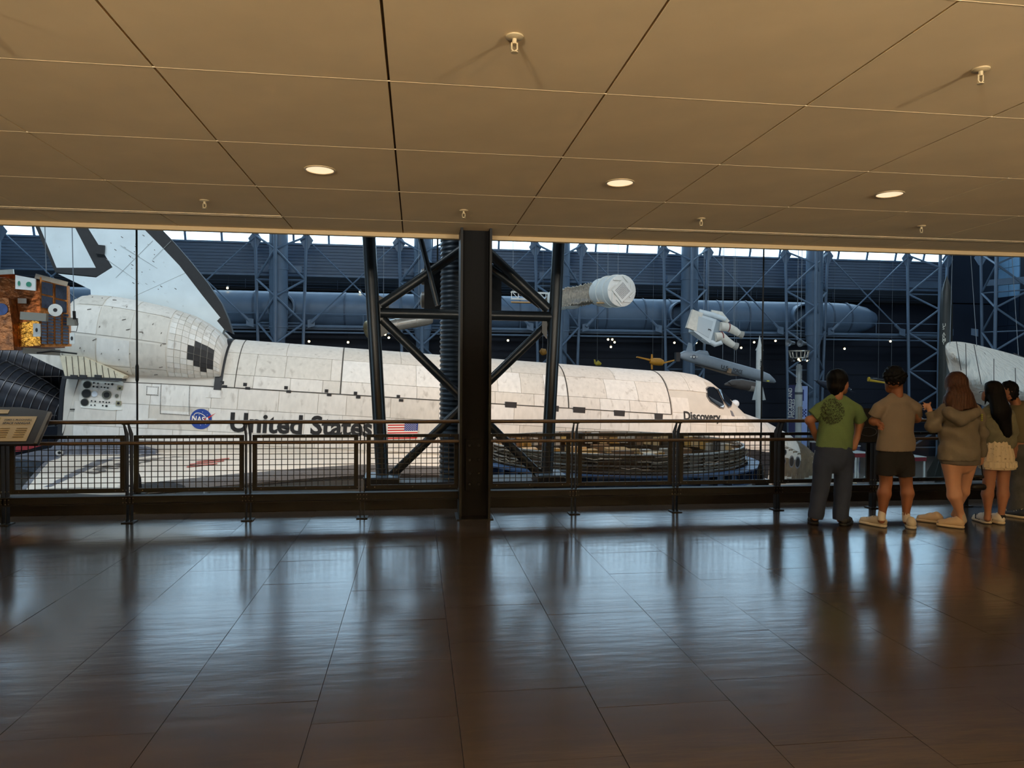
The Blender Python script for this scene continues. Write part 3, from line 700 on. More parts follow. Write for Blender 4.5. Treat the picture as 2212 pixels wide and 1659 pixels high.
# lettering and insignia
ink = M('orbiter_ink', (26, 25, 26), .7)
A = opx(496, 931, -2.62); B = opx(803, 942, -2.62)
XD = (B-A); XD.y = 0
lettering('lettering', 'United States', .98, A, XD, (0, 0, 1), ink, fus, .03, width=XD.length, fn=lambda p: oside(p, .045), local=1, lab='black United States lettering')
A = opx(1477, 906, -2.5); B = opx(1563, 910, -2.5); XD = B-A; XD.y = 0
lettering('lettering', 'Discovery', .50, A, XD, (0, 0, 1), ink, fus, .013, width=XD.length, fn=lambda p: oside(p, .045), local=1, lab='black Discovery lettering')
A = opx(836, 948, -2.62); B = opx(901, 947, -2.62); Wf = (B-A).length; Hf = .66
FX = (B-A).normalized(); FX.y = 0
def fl(u, v): return oside(A+FX*(u*Wf)+Vector((0, 0, 1))*(v*Hf), .05)
m_red = M('flag_red', (186, 44, 40), .6); m_fw = M('flag_white', (236, 226, 216), .6); m_fb = M('flag_blue', (44, 62, 130), .6)
for k in range(13):
    b = MB(); b._add([fl(0, k/13), fl(1, k/13), fl(1, (k+1)/13), fl(0, (k+1)/13)], [(0, 1, 2, 3)]); b.build('flag_stripe', m_red if k % 2 == 0 else m_fw, fus, local=1)
off = Vector((0, -.006, 0))
b = MB(); b._add([fl(.55, 6/13)+off, fl(1, 6/13)+off, fl(1, 1)+off, fl(.55, 1)+off], [(0, 1, 2, 3)]); b.build('flag_canton', m_fb, fus, local=1)
b = MB()
for r in range(9):
    for c in range(6 if r % 2 == 0 else 5):
        u = .58+(c+(.5 if r % 2 else 0))*.071; v = 6/13+.045+r*.055; P = fl(u, v)+off*2
        b._add([P+Vector((math.sin(a), 0, math.cos(a)))*(.018 if q % 2 == 0 else .008) for q, a in enumerate(np.linspace(0, 2*math.pi, 11)[:-1])], [tuple(range(10))])
o = b.build('flag_stars', m_fw, fus, local=1); o['kind'] = 'stuff'
# round blue insignia
Cc = opx(434.5, 905, -2.62); R0 = .375
dsk = lambda u, v, d: oside(Cc+Vector((u*R0, 0, v*R0)), d)
b = MB(); b._add([dsk(math.cos(a), math.sin(a), .045) for a in np.linspace(0, 2*math.pi, 41)[:-1]], [tuple(range(40))]); b.build('insignia_disc', M('insignia_blue', (30, 62, 140), .6), fus, local=1)
lettering('lettering', 'NASA', .30, Cc+Vector((-.31, 0, -.10)), (1, 0, -.06), (0, 0, 1), m_fw, fus, .006, width=.62, fn=lambda p: oside(p, .066), local=1)
b = MB(); b._add([dsk(u, v, .058) for u, v in ((-.25, -.35), (.2, -.05), (.65, .25), (1.35, .68), (.8, .18), (.35, -.12), (1.05, .1), (.3, -.25))], [(0, 1, 7), (1, 5, 7), (1, 2, 4, 5), (2, 3, 4)]); b.build('insignia_vector', m_red, fus, local=1)
pts = [dsk(.62*math.cos(a)*.95-.08, .42*math.sin(a)+.28*math.cos(a)*-.6+.12, .056) for a in np.linspace(.3, 5.6, 30)]
MB().tube(pts, .012, 4).build('insignia_orbit', m_fw, fus, local=1)
b = MB()
for u, v in ((-.5, .55), (.1, .7), (.55, .45), (-.6, -.4), (0, -.6), (.45, -.5), (-.2, .42)): b.box(dsk(u, v, .052), (.02, .006, .02))
b.build('insignia_stars', m_fw, fus, local=1)
# access panels and umbilical plate on the aft side
def plate(x0, y0, x1, y1, mat, d, name='access_panel', par=None):
    q = [opx(x0, y0, -2.62), opx(x1, y0+(x1-x0)*.06, -2.62), opx(x1, y1+(x1-x0)*.06, -2.62), opx(x0, y1, -2.62)]
    b = MB(); t_ = [oside(p, d) for p in q]; u_ = [oside(p, 0) for p in q]
    b._add(t_+u_, [(0, 1, 2, 3)]+[(i, (i+1) % 4, 4+(i+1) % 4, 4+i) for i in range(4)]); return b.build(name, mat, par or fus, local=1)
def stitched(x0, y0, x1, y1):
    plate(x0, y0, x1, y1, m_w[2], .04); b = MB(); sl = .06
    n = int((x1-x0)/3.2); k = int((y1-y0)/3.2)
    for i in range(n+1):
        for yy in (y0, y1): b.box(oside(opx(x0+(x1-x0)*i/n, yy+(x1-x0)*i/n*sl, -2.62), .045), (.03, .01, .022))
    for i in range(k+1):
        for xx in (x0, x1): b.box(oside(opx(xx, y0+(y1-y0)*i/k+(xx-x0)*sl, -2.62), .045), (.022, .01, .03))
    b.build('panel_fasteners', m_seam, fus, local=1)
stitched(347, 829, 409, 893); stitched(317, 835, 341, 852)
plate(281, 904, 307, 916, m_w[2], .04); plate(315, 903, 339, 915, m_w[2], .04); plate(445, 838, 478, 858, m_w[2], .04)
up_ = patch('umbilical_plate', [(179, 820), (254, 822), (267, 826), (265, 885), (240, 886), (175, 880)], M('umbilical_white', (222, 222, 214), .6, var=.06), .05, fus)
b = MB()
def disc(x, y, r, mat, nm, d=.06, ringr=None):
    c = opx(x, y, -2.62); k = .0168*r; b = MB(); n = 14 if r > 3 else 8
    b._add([oside(c+Vector((math.cos(a)*k, 0, math.sin(a)*k)), d) for a in np.linspace(0, 2*math.pi, n+1)[:-1]], [tuple(range(n))]); return b.build(nm, mat, fus, local=1)
pm = M('port_black', (20, 20, 20), .7); pg = M('port_grey', (96, 96, 84), .6)
for x, y, r in ((188, 831, 7), (187.5, 850, 8.5), (184, 869, 7)): disc(x, y, r+1.3, pg, 'port_rim', .056); disc(x, y, r, pm, 'umbilical_port', .062)
disc(205, 851, 6, M('port_pale', (208, 216, 226), .5), 'umbilical_cap'); disc(231, 853, 9.5, pg, 'port_rim', .056); disc(231, 853, 6, pm, 'umbilical_port', .062)
for x, y, r in ((202, 827, 2), (211, 828, 1.8), (202, 835, 2), (210, 836, 2), (227, 829, 1.8), (234, 830, 1.8), (242, 830, 2.5), (219, 836, 1.8), (226, 837, 1.8), (233, 838, 1.8),
                (199, 866, 1.8), (207, 867, 1.8), (198, 875, 1.6), (206, 875, 1.6), (217, 868, 1.8), (224, 868, 1.8), (231, 869, 1.8), (237, 869, 1.8), (223, 876, 1.8), (231, 877, 2.5)):
    disc(x, y, r, pm, 'umbilical_port', .062)
for x, y in ((259, 838), (257, 871)):
    MB().box(oside(opx(x, y, -2.62), .06), (.17, .03, .17)).build('port_bracket', M('bracket_olive', (138, 134, 108), .6), fus, local=1); disc(x, y, 2.8, pm, 'umbilical_port', .08)
disc(253, 855, 3.8, pg, 'umbilical_cap')
patch('vent_slot', [(152, 883), (162, 883), (162, 885), (152, 885)], pm, .05, fus)
# slanted base edge and base shield
b = MB(); pa = opx(169, 820, -2.62); pb = opx(134, 945, -2.62)
b.prism([pa, pb, pb+Vector((-.22, .12, -.02)), pa+Vector((-.08, .2, 0))], (0, .06, 0)); b.build('base_edge', m_bt, fus, local=1)
MB().loft([[Vector((p.x-.05, p.y*.97, p.z)) for p in ring(-4.9, 40)], [Vector((p.x-.25, p.y*.9, p.z*.95)) for p in ring(-4.9, 40)]]).build('base_shield', M('base_dark', (40, 40, 44), .7), orb, True, local=1)

# vertical tail
def finL(name, pts, mat, th, par=orb):
    P = [Vector((x, 0, y)) for x, y in pts]; n = len(P); b = MB(); t_ = lambda p: th*max(.35, 1-.06*(p.z-2))
    b._add([p+Vector((0, -t_(p), 0)) for p in P]+[p+Vector((0, t_(p), 0)) for p in P], [tuple(range(n)), tuple(range(n, 2*n))[::-1]]+[(i, n+i, n+(i+1) % n, (i+1) % n) for i in range(n)])
    return b.build(name, mat, par, local=1)
def opl(x, y): p = opx(x, y, 0); return (p.x, p.z)
m_fin = M('fin_white', (216, 226, 230), .7, var=.05, scale=1.5, stain=((150, 150, 146), 5, .66, .4))
fo = [opl(*q) for q in ((342, 488), (376, 523), (410, 562), (450, 612), (480, 656), (495, 690), (505, 722))]; fi = [opl(*q) for q in ((305, 488), (348, 531), (390, 575), (440, 640), (478, 687), (471, 694), (486, 712))]
ext = lambda p, k: (p[0]-k*1.02, p[1]+k)
tip = 3.6
finL('fin', [ext(fi[0], tip)]+fi+[(-.4, 1.5), (-5.2, 1.5), opl(201, 640), opl(200, 627), opl(130, 593), opl(212, 601), opl(247, 579), opl(190, 488), (opl(190, 488)[0]-2.1, opl(190, 488)[1]+tip)], m_fin, .26)
LEo = [ext(fo[0], tip)]+fo; LEi = [ext(fi[0], tip)]+fi
finL('fin_leading_edge', LEo+LEi[::-1], m_bt, .235)
finL('rudder', [opl(88, 486), (opl(88, 486)[0]-1.25, opl(88, 486)[1]+tip), (opl(162, 486)[0]-2.0, opl(162, 486)[1]+tip), opl(162, 486), opl(211, 580), opl(127, 580)], m_fin, .25)
finL('rudder_edge', [opl(78, 486), (opl(78, 486)[0]-1.25, opl(78, 486)[1]+tip), (opl(88, 486)[0]-1.25, opl(88, 486)[1]+tip), opl(88, 486), opl(127, 580), opl(211, 580), opl(162, 486), (opl(162, 486)[0]-2.0, opl(162, 486)[1]+tip), (opl(190, 486)[0]-2.1, opl(190, 486)[1]+tip), opl(190, 486), opl(246, 578), opl(212, 599), opl(124, 590)], m_bt, .235)
MB().box(Vector((opl(222, 542)[0], -.28, opl(222, 542)[1])), (.3, .1, .35)).build('rudder_actuator', m_bt, orb, local=1)
rr = random.Random(5); b = MB()
for k in range(60):                      # dark gap fillers on the fin
    x = rr.uniform(230, 420); y = rr.uniform(500, 660)
    if y < 640-.02*x and x > 190+(y-488)*.63+14 and x < 305+(y-488)*.88-12:
        p = opx(x, y, -.255*max(.35, 1-.06*(opx(x, y, 0).z-2))); b.box(p, (rr.choice((.09, .04)), .012, rr.choice((.012, .025))), (Vector((.85, 0, -.5)), Vector((0, 1, 0)), Vector((.5, 0, .85))))
b.build('gap_fillers', m_seam, orb, local=1)
for q in (((230, 560), (315, 620)), ((260, 530), (340, 580)), ((250, 600), (330, 520)), ((290, 640), (400, 590)), ((330, 560), (370, 520))):
    MB().tube([opx(*q[0], -.245), opx(*q[1], -.225)], .007, 4).build('fin_seam', M('fin_line', (170, 174, 174), .8), orb, local=1)

# orbital manoeuvring pods
POD = [(-5.35, 2.3, -2.72, .75), (-5.1, 2.85, -2.85, .45), (-4.8, 3.08, -2.95, .1), (-3.8, 3.10, -3.0, -.02), (-3.0, 3.02, -3.0, -.02), (-2.0, 2.88, -2.98, .0), (-1.2, 2.68, -2.93, .02), (-.7, 2.45, -2.86, .04), (-.3, 2.2, -2.76, .06), (.0, 1.95, -2.68, .1), (.22, 1.6, -2.6, .14)]
def podk(s):
    for a, c in zip(POD[:-1], POD[1:]):
        if s <= c[0]: t_ = max(0, (s-a[0])/(c[0]-a[0])); t_ = t_*t_*(3-2*t_)*.3+t_*.7; return [a[i]+(c[i]-a[i])*t_ for i in range(4)]
    return list(POD[-1])
def podp(s, a, d=0, sg=-1):             # a 0: lower outer edge .. pi/2: outermost .. pi: top
    _, zt, yo, zb = podk(s); zc = (zb+zt)*.46; yc = -1.15; c, q = math.cos(a), math.sin(a); e = 2/2.3
    y = yc+(yo-yc-d)*abs(q)**e; z = zc-(zc-zb+d)*abs(c)**e if c > 0 else zc+(zt-zc+d)*abs(c)**e
    return Vector((s, y*(-sg), z))
for sg in (-1, 1):
    b = MB(); R_ = []
    for s in np.linspace(-5.35, .22, 34):
        r_ = [podp(s, a, 0, sg) for a in np.linspace(0, math.pi, 26)]; r_ += [Vector((s, .5*sg*-1 if sg < 0 else .5, r_[-1].z)), Vector((s, .5 if sg > 0 else -.5, r_[0].z))]; R_.append(r_)
    for r_ in R_:
        for k in (-1, -2): r_[k].y = .45*sg
    b.loft(R_); pod = b.build('manoeuvring_pod', M('pod_white', (212, 206, 196), .75, var=.05, scale=1.2, bump=.06, bscale=5, stain=((120, 110, 100), 4, .67, .5)), orb, True, local=1)
    if sg > 0: continue
    blk = [(407, 741), (418, 744), (428, 742), (440, 748), (462, 758), (458, 796), (447, 804), (432, 796), (408, 772)]
    def inside(x, y, pl):
        r = False
        for i in range(len(pl)):
            (xa, ya), (xb, yb) = pl[i], pl[i-1]
            if (ya > y) != (yb > y) and x < (xb-xa)*(y-ya)/(yb-ya)+xa: r = not r
        return r
    Sg = np.linspace(-1.55, .2, 9); Ag = np.linspace(.25, 2.9, 17)
    for i in range(8):
        for j in range(16):
            s0, s1, a0, a1 = Sg[i]+.008, Sg[i+1]-.008, Ag[j]+.004, Ag[j+1]-.004
            c_ = podp((s0+s1)/2, (a0+a1)/2); x, y = olp(c_); dk = inside(x, y, blk)
            b = MB(); t4 = [podp(s0, a0, .03), podp(s1, a0, .03), podp(s1, a1, .03), podp(s0, a1, .03)]; u4 = [podp(s0, a0), podp(s1, a0), podp(s1, a1), podp(s0, a1)]
            b._add(t4+u4, [(0, 1, 2, 3)]+[(k, (k+1) % 4, 4+(k+1) % 4, 4+k) for k in range(4)]); b.build('tile', m_bt if dk else rnd.choice(m_w), pod, local=1)
    for s0, s1 in ((-5.0, -3.9), (-3.85, -2.8), (-2.75, -1.6)):
        for a0, a1 in ((.25, .95), (1.0, 1.6), (1.65, 2.3), (2.35, 2.95)):
            b = MB(); S_ = np.linspace(s0, s1, 4); A_ = np.linspace(a0, a1, 4)
            vs = [podp(s, a, .025) for s in S_ for a in A_]; fs = [(i*4+j, i*4+j+1, i*4+j+5, i*4+j+4) for i in range(3) for j in range(3)]
            rim = [0, 1, 2, 3, 7, 11, 15, 14, 13, 12, 8, 4]; vs += [podp(S_[k//4], A_[k % 4], 0) for k in rim]; fs += [(rim[k], rim[(k+1) % 12], 16+(k+1) % 12, 16+k) for k in range(12)]
            b._add(vs, fs); b.build('blanket_panel', rnd.choice(m_w), pod, True, local=1)
    for k in range(34):                 # scuffs
        s = rr.uniform(-4.9, -1.7); a = rr.uniform(.5, 2.7); p = podp(s, a, .03); q = podp(s+rr.choice((.12, .02)), a+rr.uniform(.01, .04), .03)
        MB().tube([p, q], .012, 4).build('scuff', M('scuff_grey', (96, 88, 82), .8), pod, local=1)
    # thruster housing below the pod
    yl = -3.02; H = [opx(x, y, yl) for x, y in ((128, 767), (180, 771), (228, 792), (268, 812), (265, 818), (140, 812))]
    b = MB(); b.prism(H, (0, .9, 0)); hs = b.build('thruster_housing', M('housing_tile', (206, 196, 172), .7, var=.1, scale=3, stain=((110, 96, 78), 6, .6, .5)), orb, local=1)
    for k in range(9):
        x = 142+k*13; y0 = 770+max(0, (x-180))*.47; MB().tube([opx(x, y0, yl-.012), opx(x+4, 813+k*.5, yl-.012)], .01, 4).build('tile_joint', m_seam, hs, local=1)
    for x in (160, 180, 212): MB().box(opx(x, 813, yl-.03), (.22, .08, .1)).build('edge_tile', m_bt, hs, local=1)
    MB().bar(opx(140, 815, -2.8), opx(268, 820, -2.8), .5, .10).build('lower_seal', m_bt, hs, local=1)
    H = [opx(x, y, -2.6) for x, y in ((60, 764), (132, 760), (136, 800), (100, 784))]
    MB().prism(H, (0, 1.2, 0)).build('aft_fairing', m_w[1], orb, local=1)

# main engine bells
m_bell = M('engine_bell', (44, 46, 54), .38, .45, var=.15, scale=2); m_hoop = M('bell_hoop', (86, 84, 86), .4, .5)
def bell(c, L, r, axis):
    prof = [(.32, 0), (.42, .12*L), (.62, .28*L), (.84, .48*L), (1.02, .7*L), (r, L)]
    t_ = MB().lathe(prof+[(r-.04, L), (.9, .7*L), (.5, .28*L)], 36, c, axis).build('engine_bell', m_bell, orb, True, local=1)
    rad = lambda h: float(np.interp(h, [p[1] for p in prof], [p[0] for p in prof]))
    for k in range(10):
        h = L*(.22+.078*k); q = rad(h); MB().lathe([(q-.01, h-.02), (q+.045, h-.012), (q+.045, h+.012), (q-.01, h+.02)], 36, c, axis).build('hoop', m_hoop, t_, True, local=1)
    X_, Y_, Z_ = frame(axis)
    for a in (1.2, 2.2, 3.3, 4.4): MB().tube([Vector(c)+Z_*h+(X_*math.cos(a+h*.12)+Y_*math.sin(a+h*.12))*(rad(h)+.03) for h in np.linspace(.2*L, .95*L, 12)], .022, 5).build('feed_line', m_hoop, t_, True, local=1)
bell((-4.7, -1.35, -1.45), 3.2, 1.22, (-.97, 0, .24)); bell((-4.7, 1.35, -1.35), 3.2, 1.22, (-.97, 0, .24)); bell((-4.9, 0, .05), 3.0, 1.15, (-.95, 0, .1))

# wings
WK = [(2.5, 14.8, -4.75, -2.75, .62), (4.2, 9.6, -4.4, -2.72, .50), (6.0, 6.1, -4.0, -2.55, .42), (8.0, 4.0, -3.45, -2.48, .30), (11.9, 0.15, -2.35, -2.42, .13)]
def wk(y):
    for a, c in zip(WK[:-1], WK[1:]):
        if y <= c[0]+1e-6: t_ = (y-a[0])/(c[0]-a[0]); return [a[i]+(c[i]-a[i])*t_ for i in range(5)]
    return list(WK[-1])
def wsurf(y, u, top=True, d=0.0):       # u 0 leading edge, 1 trailing edge
    _, le, te, zc, th = wk(y); g = (min(1, (u/.12))**.5 if u < .12 else 1-((u-.12)/.88)**1.8*.92)
    return Vector((le+(te-le)*u, 0, zc+(th*g+d if top else -.55*th*g-d)))
US = [0, .004, .015, .035, .06, .09, .12, .2, .32, .45, .6, .74, .82, 1]
m_wing = M('wing_white', (222, 212, 198), .7, var=.05, scale=.8, bump=.05, bscale=4)
for sg in (-1, 1):
    Ys = np.linspace(2.5, 11.9, 30); R_ = []
    for y in Ys:
        r_ = [wsurf(y, u) for u in US]+[wsurf(y, u, False) for u in US[::-1][:-1]]
        for p in r_: p.y = sg*y
        R_.append(r_)
    wg = MB().loft(R_).build('wing', m_wing, orb, True, local=1)
    ye = [3.0, 6.8, 11.7]
    for a, c in zip(ye[:-1], ye[1:]):
        b = MB(); r_ = []
        for y in np.linspace(a+.03, c-.03, 6):
            q = [wsurf(y, .82, True, .01), wsurf(y, 1, True, .01)+Vector((-.15, 0, -.05)), wsurf(y, 1, False, .01)+Vector((-.15, 0, -.08)), wsurf(y, .82, False, .01)]
            for p in q: p.y = sg*y
            r_.append(q)
        b.loft(r_); b.build('elevon', m_gt if sg < 0 else m_wing, wg, local=1)
    n = 22; LEy = []                     # leading edge carbon panels
    yk = list(np.linspace(3.2, 6.0, 8))+list(np.linspace(6.0, 11.85, 15))[1:]
    for a, c in zip(yk[:-1], yk[1:]):
        r_ = []
        for y in (a+.004, c-.004):
            ch = wk(y)[1]-wk(y)[2]; ub = .62/ch
            q = [wsurf(y, u, True, .02) for u in np.linspace(ub, 0, 7)]+[wsurf(y, u, False, .02) for u in np.linspace(0, ub*.8, 5)[1:]]
            q = [p+Vector((.03 if abs(p.z-wk(y)[3]) < .1 else 0, 0, 0)) for p in q]
            for p in q: p.y = sg*y
            r_.append(q)
        MB().loft(r_, closed=False, cap=False).build('leading_edge_panel', m_rcc if a < 11 else m_bt, wg, True, local=1)
    if sg < 0:
        for k, (x0, x1, y) in enumerate(((404, 470, 997), (410, 485, 992), (425, 496, 987))):
            o = OMI @ CAM; pts = []
            for x in (x0, x1):
                for dy in (0, 2.2):
                    d = OMI.to_3x3() @ ray(x, y-(x-x0)*.075+dy); tt = (-2.08-o.z)/d.z; p = o+d*tt; yy = min(11.5, max(3, -p.y)); u = (wk(yy)[1]-p.x)/(wk(yy)[1]-wk(yy)[2]); q = wsurf(yy, min(.8, max(.1, u)), True, .02); q.y = -yy; pts.append(q)
            b = MB(); b._add(pts, [(0, 1, 3, 2)]); b.build('wing_stripe', M('stripe_faded', (196, 110, 100), .7), wg, local=1)
        def onw(p):
            yy = min(11.6, max(2.8, -p.y)); le, te = wk(yy)[1:3]; u = min(.8, max(.06, (le-p.x)/(le-te))); q = wsurf(yy, u, True, .02); q.y = -yy; return q
        lettering('lettering', 'Discovery', 1.5, (-1.6, -9.6, -2.2), (.25, 1, 0), (-1, .25, 0), M('wing_ink', (118, 112, 110), .7), wg, .01, width=5.6, fn=onw, local=1)
# grey tiled root fairing with a port
H = [opx(x, y, -3.0) for x, y in ((128, 948), (205, 946), (262, 953), (335, 974), (335, 994), (250, 1001), (180, 1004), (100, 1014), (30, 1010), (30, 985), (110, 968))]
gf = MB().prism(H, (0, .55, 0)).build('root_fairing', M('fairing_tile', (104, 108, 120), .6, var=.28, scale=4, bump=.1), orb, local=1)
MB().bar(opx(330, 995, -3.02), opx(345, 990, -3.02), .06, .3).build('fairing_tip', m_bt, gf, local=1)
p = opx(129, 978, -3.02); MB().lathe([(.11, 0), (.11, .05), (.06, .05), (.05, .0)], 16, p, (0, -1, 0)).build('fairing_port', M('port_ring', (190, 188, 184), .5), gf, True, local=1)
MB().lathe([(.055, .03), (0, .03)], 12, p, (0, -1, 0)).build('fairing_bore', pm, gf, local=1)
for k in range(12):
    x = 140+k*16; MB().tube([opx(x, 950+max(0, x-240)*.22, -3.008), opx(x, 1003-max(0, x-200)*.06, -3.008)], .008, 4).build('tile_joint', M('fairing_joint', (66, 68, 76), .8), gf, local=1)
for y in (962, 976, 990):
    MB().tube([opx(140, y, -3.008), opx(330, y+(6 if y < 970 else 0), -3.008)], .008, 4).build('tile_joint', M('fairing_joint', (66, 68, 76), .8), gf, local=1)
MB().prism([opx(x, y, -3.1) for x, y in ((20, 990), (118, 1000), (112, 1022), (90, 1026), (20, 1004))], (0, .3, 0)).build('hinge_box', M('hinge_dark', (40, 48, 60), .5, var=.5, scale=8), orb, local=1)
MB().prism([opx(x, y, -2.4) for x, y in ((30, 968), (36, 964), (100, 960), (50, 974), (34, 976))], (0, .1, 0)).build('red_cover', M('cover_red', (140, 28, 34), .6), orb, local=1)
# body flap and landing gear
MB().prism([(-4.7, -2.4, -3.3), (-7.2, -2.3, -3.2), (-7.2, -2.3, -3.35), (-4.7, -2.4, -3.8)], (0, 4.7, 0)).build('body_flap', m_bt, orb, local=1)
for s, y, r in ((-1.0, -3.4, .56), (-1.0, 3.4, .56), (20.2, 0, .4)):
    zg = (ZF-OB.z+s*math.sin(OPI)); b = MB()
    for dy in (-.35, .35): b.lathe([(r*.5, -.14), (r*.95, -.14), (r, 0), (r*.95, .14), (r*.5, .14)], 24, (s, y+dy, zg+r), (0, 1, 0))
    w_ = b.build('landing_wheel_pair', M('tyre', (30, 30, 32), .8), orb, True, local=1)
    MB().tube([(s, y, zg+r), (s, y, -3.2)], .14, 10).build('landing_strut', m_w[0], orb, True, local=1)
# ---------------------------------------------------------------- suspended and standing exhibits
m_silver = M('brushed_silver', (178, 172, 160), .3, .7, var=.1, scale=6)
m_white = M('exhibit_white', (216, 218, 214), .55, var=.05)
m_wire2 = M('hanging_wire', (120, 126, 132), .4, .3)
def hang(t, p, r=.012): MB().tube([p, (p.x, p.y, roof_z(p.y))], r, 5).build('hanging_wire', m_wire2, t)

# instrument ring on its blue stand
RC = at(1327, 990, 19.2); RZ = -.70; RR = 3.42
t = thing('instrument_ring', 'open circular rocket instrument ring full of brown electronics on a blue ring stand', 'rocket section', (RC.x, RC.y, ZF))
m_rblue = M('stand_blue', (44, 72, 108), .4, var=.1)
R1 = RR+.40
st = MB().lathe([(R1-.32, -.34), (R1, -.34), (R1, -.30), (R1-.16, -.30), (R1-.16, -.04), (R1, -.04), (R1, 0), (R1-.32, 0), (R1-.32, -.34)], 72, (RC.x, RC.y, RZ)).build('stand_ring', m_rblue, t, True)
for k in range(48):
    a = 2*math.pi*k/48; X_ = Vector((math.cos(a), math.sin(a), 0)); MB().box(Vector((RC.x, RC.y, RZ-.17))+X_*(R1-.08), (.15, .03, .27), (X_, Vector((-X_.y, X_.x, 0)), Vector((0, 0, 1)))).build('stiffener', m_rblue, st)
for k in range(6):
    a = 2*math.pi*(k+.5)/6; p = Vector((RC.x+math.cos(a)*R1*.93, RC.y+math.sin(a)*R1*.93, 0)); MB().bx(p.x-.35, p.x+.35, p.y-.35, p.y+.35, ZF, RZ-.34).build('pedestal', M('pedestal_black', (16, 17, 20), .5) if k != 5 else M('pedestal_white', (190, 196, 200), .5), t)
m_fr = M('ring_frame', (96, 84, 66), .45, .3, var=.2, scale=5)
HK = .46
for z, r in ((.04, RR), (.11, RR+.01), (.19, RR+.01), (.28, RR+.01), (.36, RR+.01), (.44, RR)):
    MB().lathe([(r-.05, z-.018), (r, z-.018), (r, z+.018), (r-.05, z+.018), (r-.05, z-.018)], 72, (RC.x, RC.y, RZ)).build('hoop', M('hoop_pale', (150, 146, 138), .35, .5) if z in (.04, .19, .44) else m_fr, t, True)
for k in range(48):
    a = 2*math.pi*k/48; X_ = Vector((math.cos(a), math.sin(a), 0)); MB().box(Vector((RC.x, RC.y, RZ+.24))+X_*(RR-.03), (.05, .035, .42), (X_, Vector((-X_.y, X_.x, 0)), Vector((0, 0, 1)))).build('upright', m_fr, t)
MB().lathe([(RR-.09, -.30), (RR-.07, -.30), (RR-.07, .42), (RR-.09, .42), (RR-.09, -.30)], 72, (RC.x, RC.y, RZ)).build('inner_skin', M('skin_brown2', (88, 68, 46), .5, .2, var=.4, scale=4), t, True)
MB().lathe([(0, -.16), (RR-.09, -.16)], 48, (RC.x, RC.y, RZ)).build('inner_deck', M('deck_brown', (70, 54, 38), .6, var=.4, scale=3), t)
rg = random.Random(11)
mm = [M('box_tan', (176, 144, 98), .5, .2, var=.15), M('box_brown', (112, 84, 58), .5, .2, var=.2), M('box_gold', (190, 150, 84), .3, .6, var=.2), M('box_dark', (46, 40, 36), .6), M('box_grey', (150, 142, 130), .5)]
for k in range(72):
    a = 2*math.pi*k/72+rg.uniform(-.02, .02); X_ = Vector((math.cos(a), math.sin(a), 0)); T_ = Vector((-X_.y, X_.x, 0))
    w = rg.uniform(.16, .34); h = rg.uniform(.14, .30); z = rg.uniform(h/2+.03, .42-h/2)
    MB().box(Vector((RC.x, RC.y, RZ+z))+X_*(RR-.2), (rg.uniform(.12, .28), w, h), (X_, T_, Vector((0, 0, 1)))).build('electronics_box', rg.choice(mm), t)
for k in range(46):
    a = rg.uniform(0, 2*math.pi); r = rg.uniform(.4, RR-.5); w = rg.uniform(.25, .7); MB().box((RC.x+r*math.cos(a), RC.y+r*math.sin(a), RZ-.16+.1), (w, rg.uniform(.2, .6), rg.uniform(.12, .34))).build('electronics_box', rg.choice(mm[:3]+[mm[4]]), t)
b = MB()
for k in range(70):
    a = rg.uniform(0, 2*math.pi); z = rg.uniform(.05, .44); L_ = rg.uniform(.1, .35); pts = []
    for q in range(5): pts.append(Vector((RC.x+math.cos(a+L_*q/5)*(RR+.03+rg.uniform(0, .05)), RC.y+math.sin(a+L_*q/5)*(RR+.03+rg.uniform(0, .05)), RZ+z+rg.uniform(-.03, .03))))
    b.tube(pts, .011, 4)
o = b.build('cable_harness', M('harness', (134, 118, 96), .5, var=.4, scale=2), t); o['kind'] = 'stuff'

# foil wrapped satellite
YS = 20.0
t = thing('foil_satellite', 'box satellite wrapped in copper foil with solar cell panels, hung on cables', 'satellite', at(70, 760, YS))
m_foil = M('copper_foil', (128, 72, 34), .3, .7, var=.6, scale=6, bump=.9, bscale=9)
m_frame = M('foil_edge', (206, 130, 66), .3, .7, var=.3, scale=20, bump=.5)
m_cell = M('solar_cell', (62, 66, 80), .25, .3, var=.25, scale=12, stretch=(6, 1, 1))
P = lambda x, y, d=0: at(x, y, YS+d)
b = MB(); b.prism([P(-60, 596), P(30, 592), P(88, 606, .2), P(88, 748, .2), P(20, 752), P(-60, 752)], (0, 1.3, 0)); b.build('foil_body', m_foil, t)
b = MB(); b.prism([P(-40, 640, -.3), P(18, 644, -.3), P(26, 700, -.3), P(30, 756, -.3), P(-40, 756, -.3)], (0, .35, 0)); b.build('foil_bay', m_foil, t)
b = MB(); b.prism([P(30, 700, -.06), P(84, 690, -.06), P(88, 746, -.06), P(32, 750, -.06)], (0, .2, 0)); b.build('foil_blanket', M('crinkled_foil', (186, 118, 40), .2, .85, var=.5, scale=10, bump=1.0, bscale=12), t)
b = MB(); b.prism([P(86, 598, .0), P(146, 617, .5), P(150, 748, .5), P(88, 750, .0)], (0, .12, 0)); wing_ = b.build('panel_backing', m_frame, t)
for x0, x1, rows in ((90, 113, ((608, 634), (638, 664))), (120, 143, ((614, 643), (647, 671)))):
    for y0, y1 in rows:
        d = (x0-86)/60*.5; MB().prism([P(x0, y0, d-.07), P(x1, y0+5, d+.12), P(x1, y1+5, d+.12), P(x0, y1, d-.07)], (0, .03, 0)).build('solar_panel', m_cell, t)
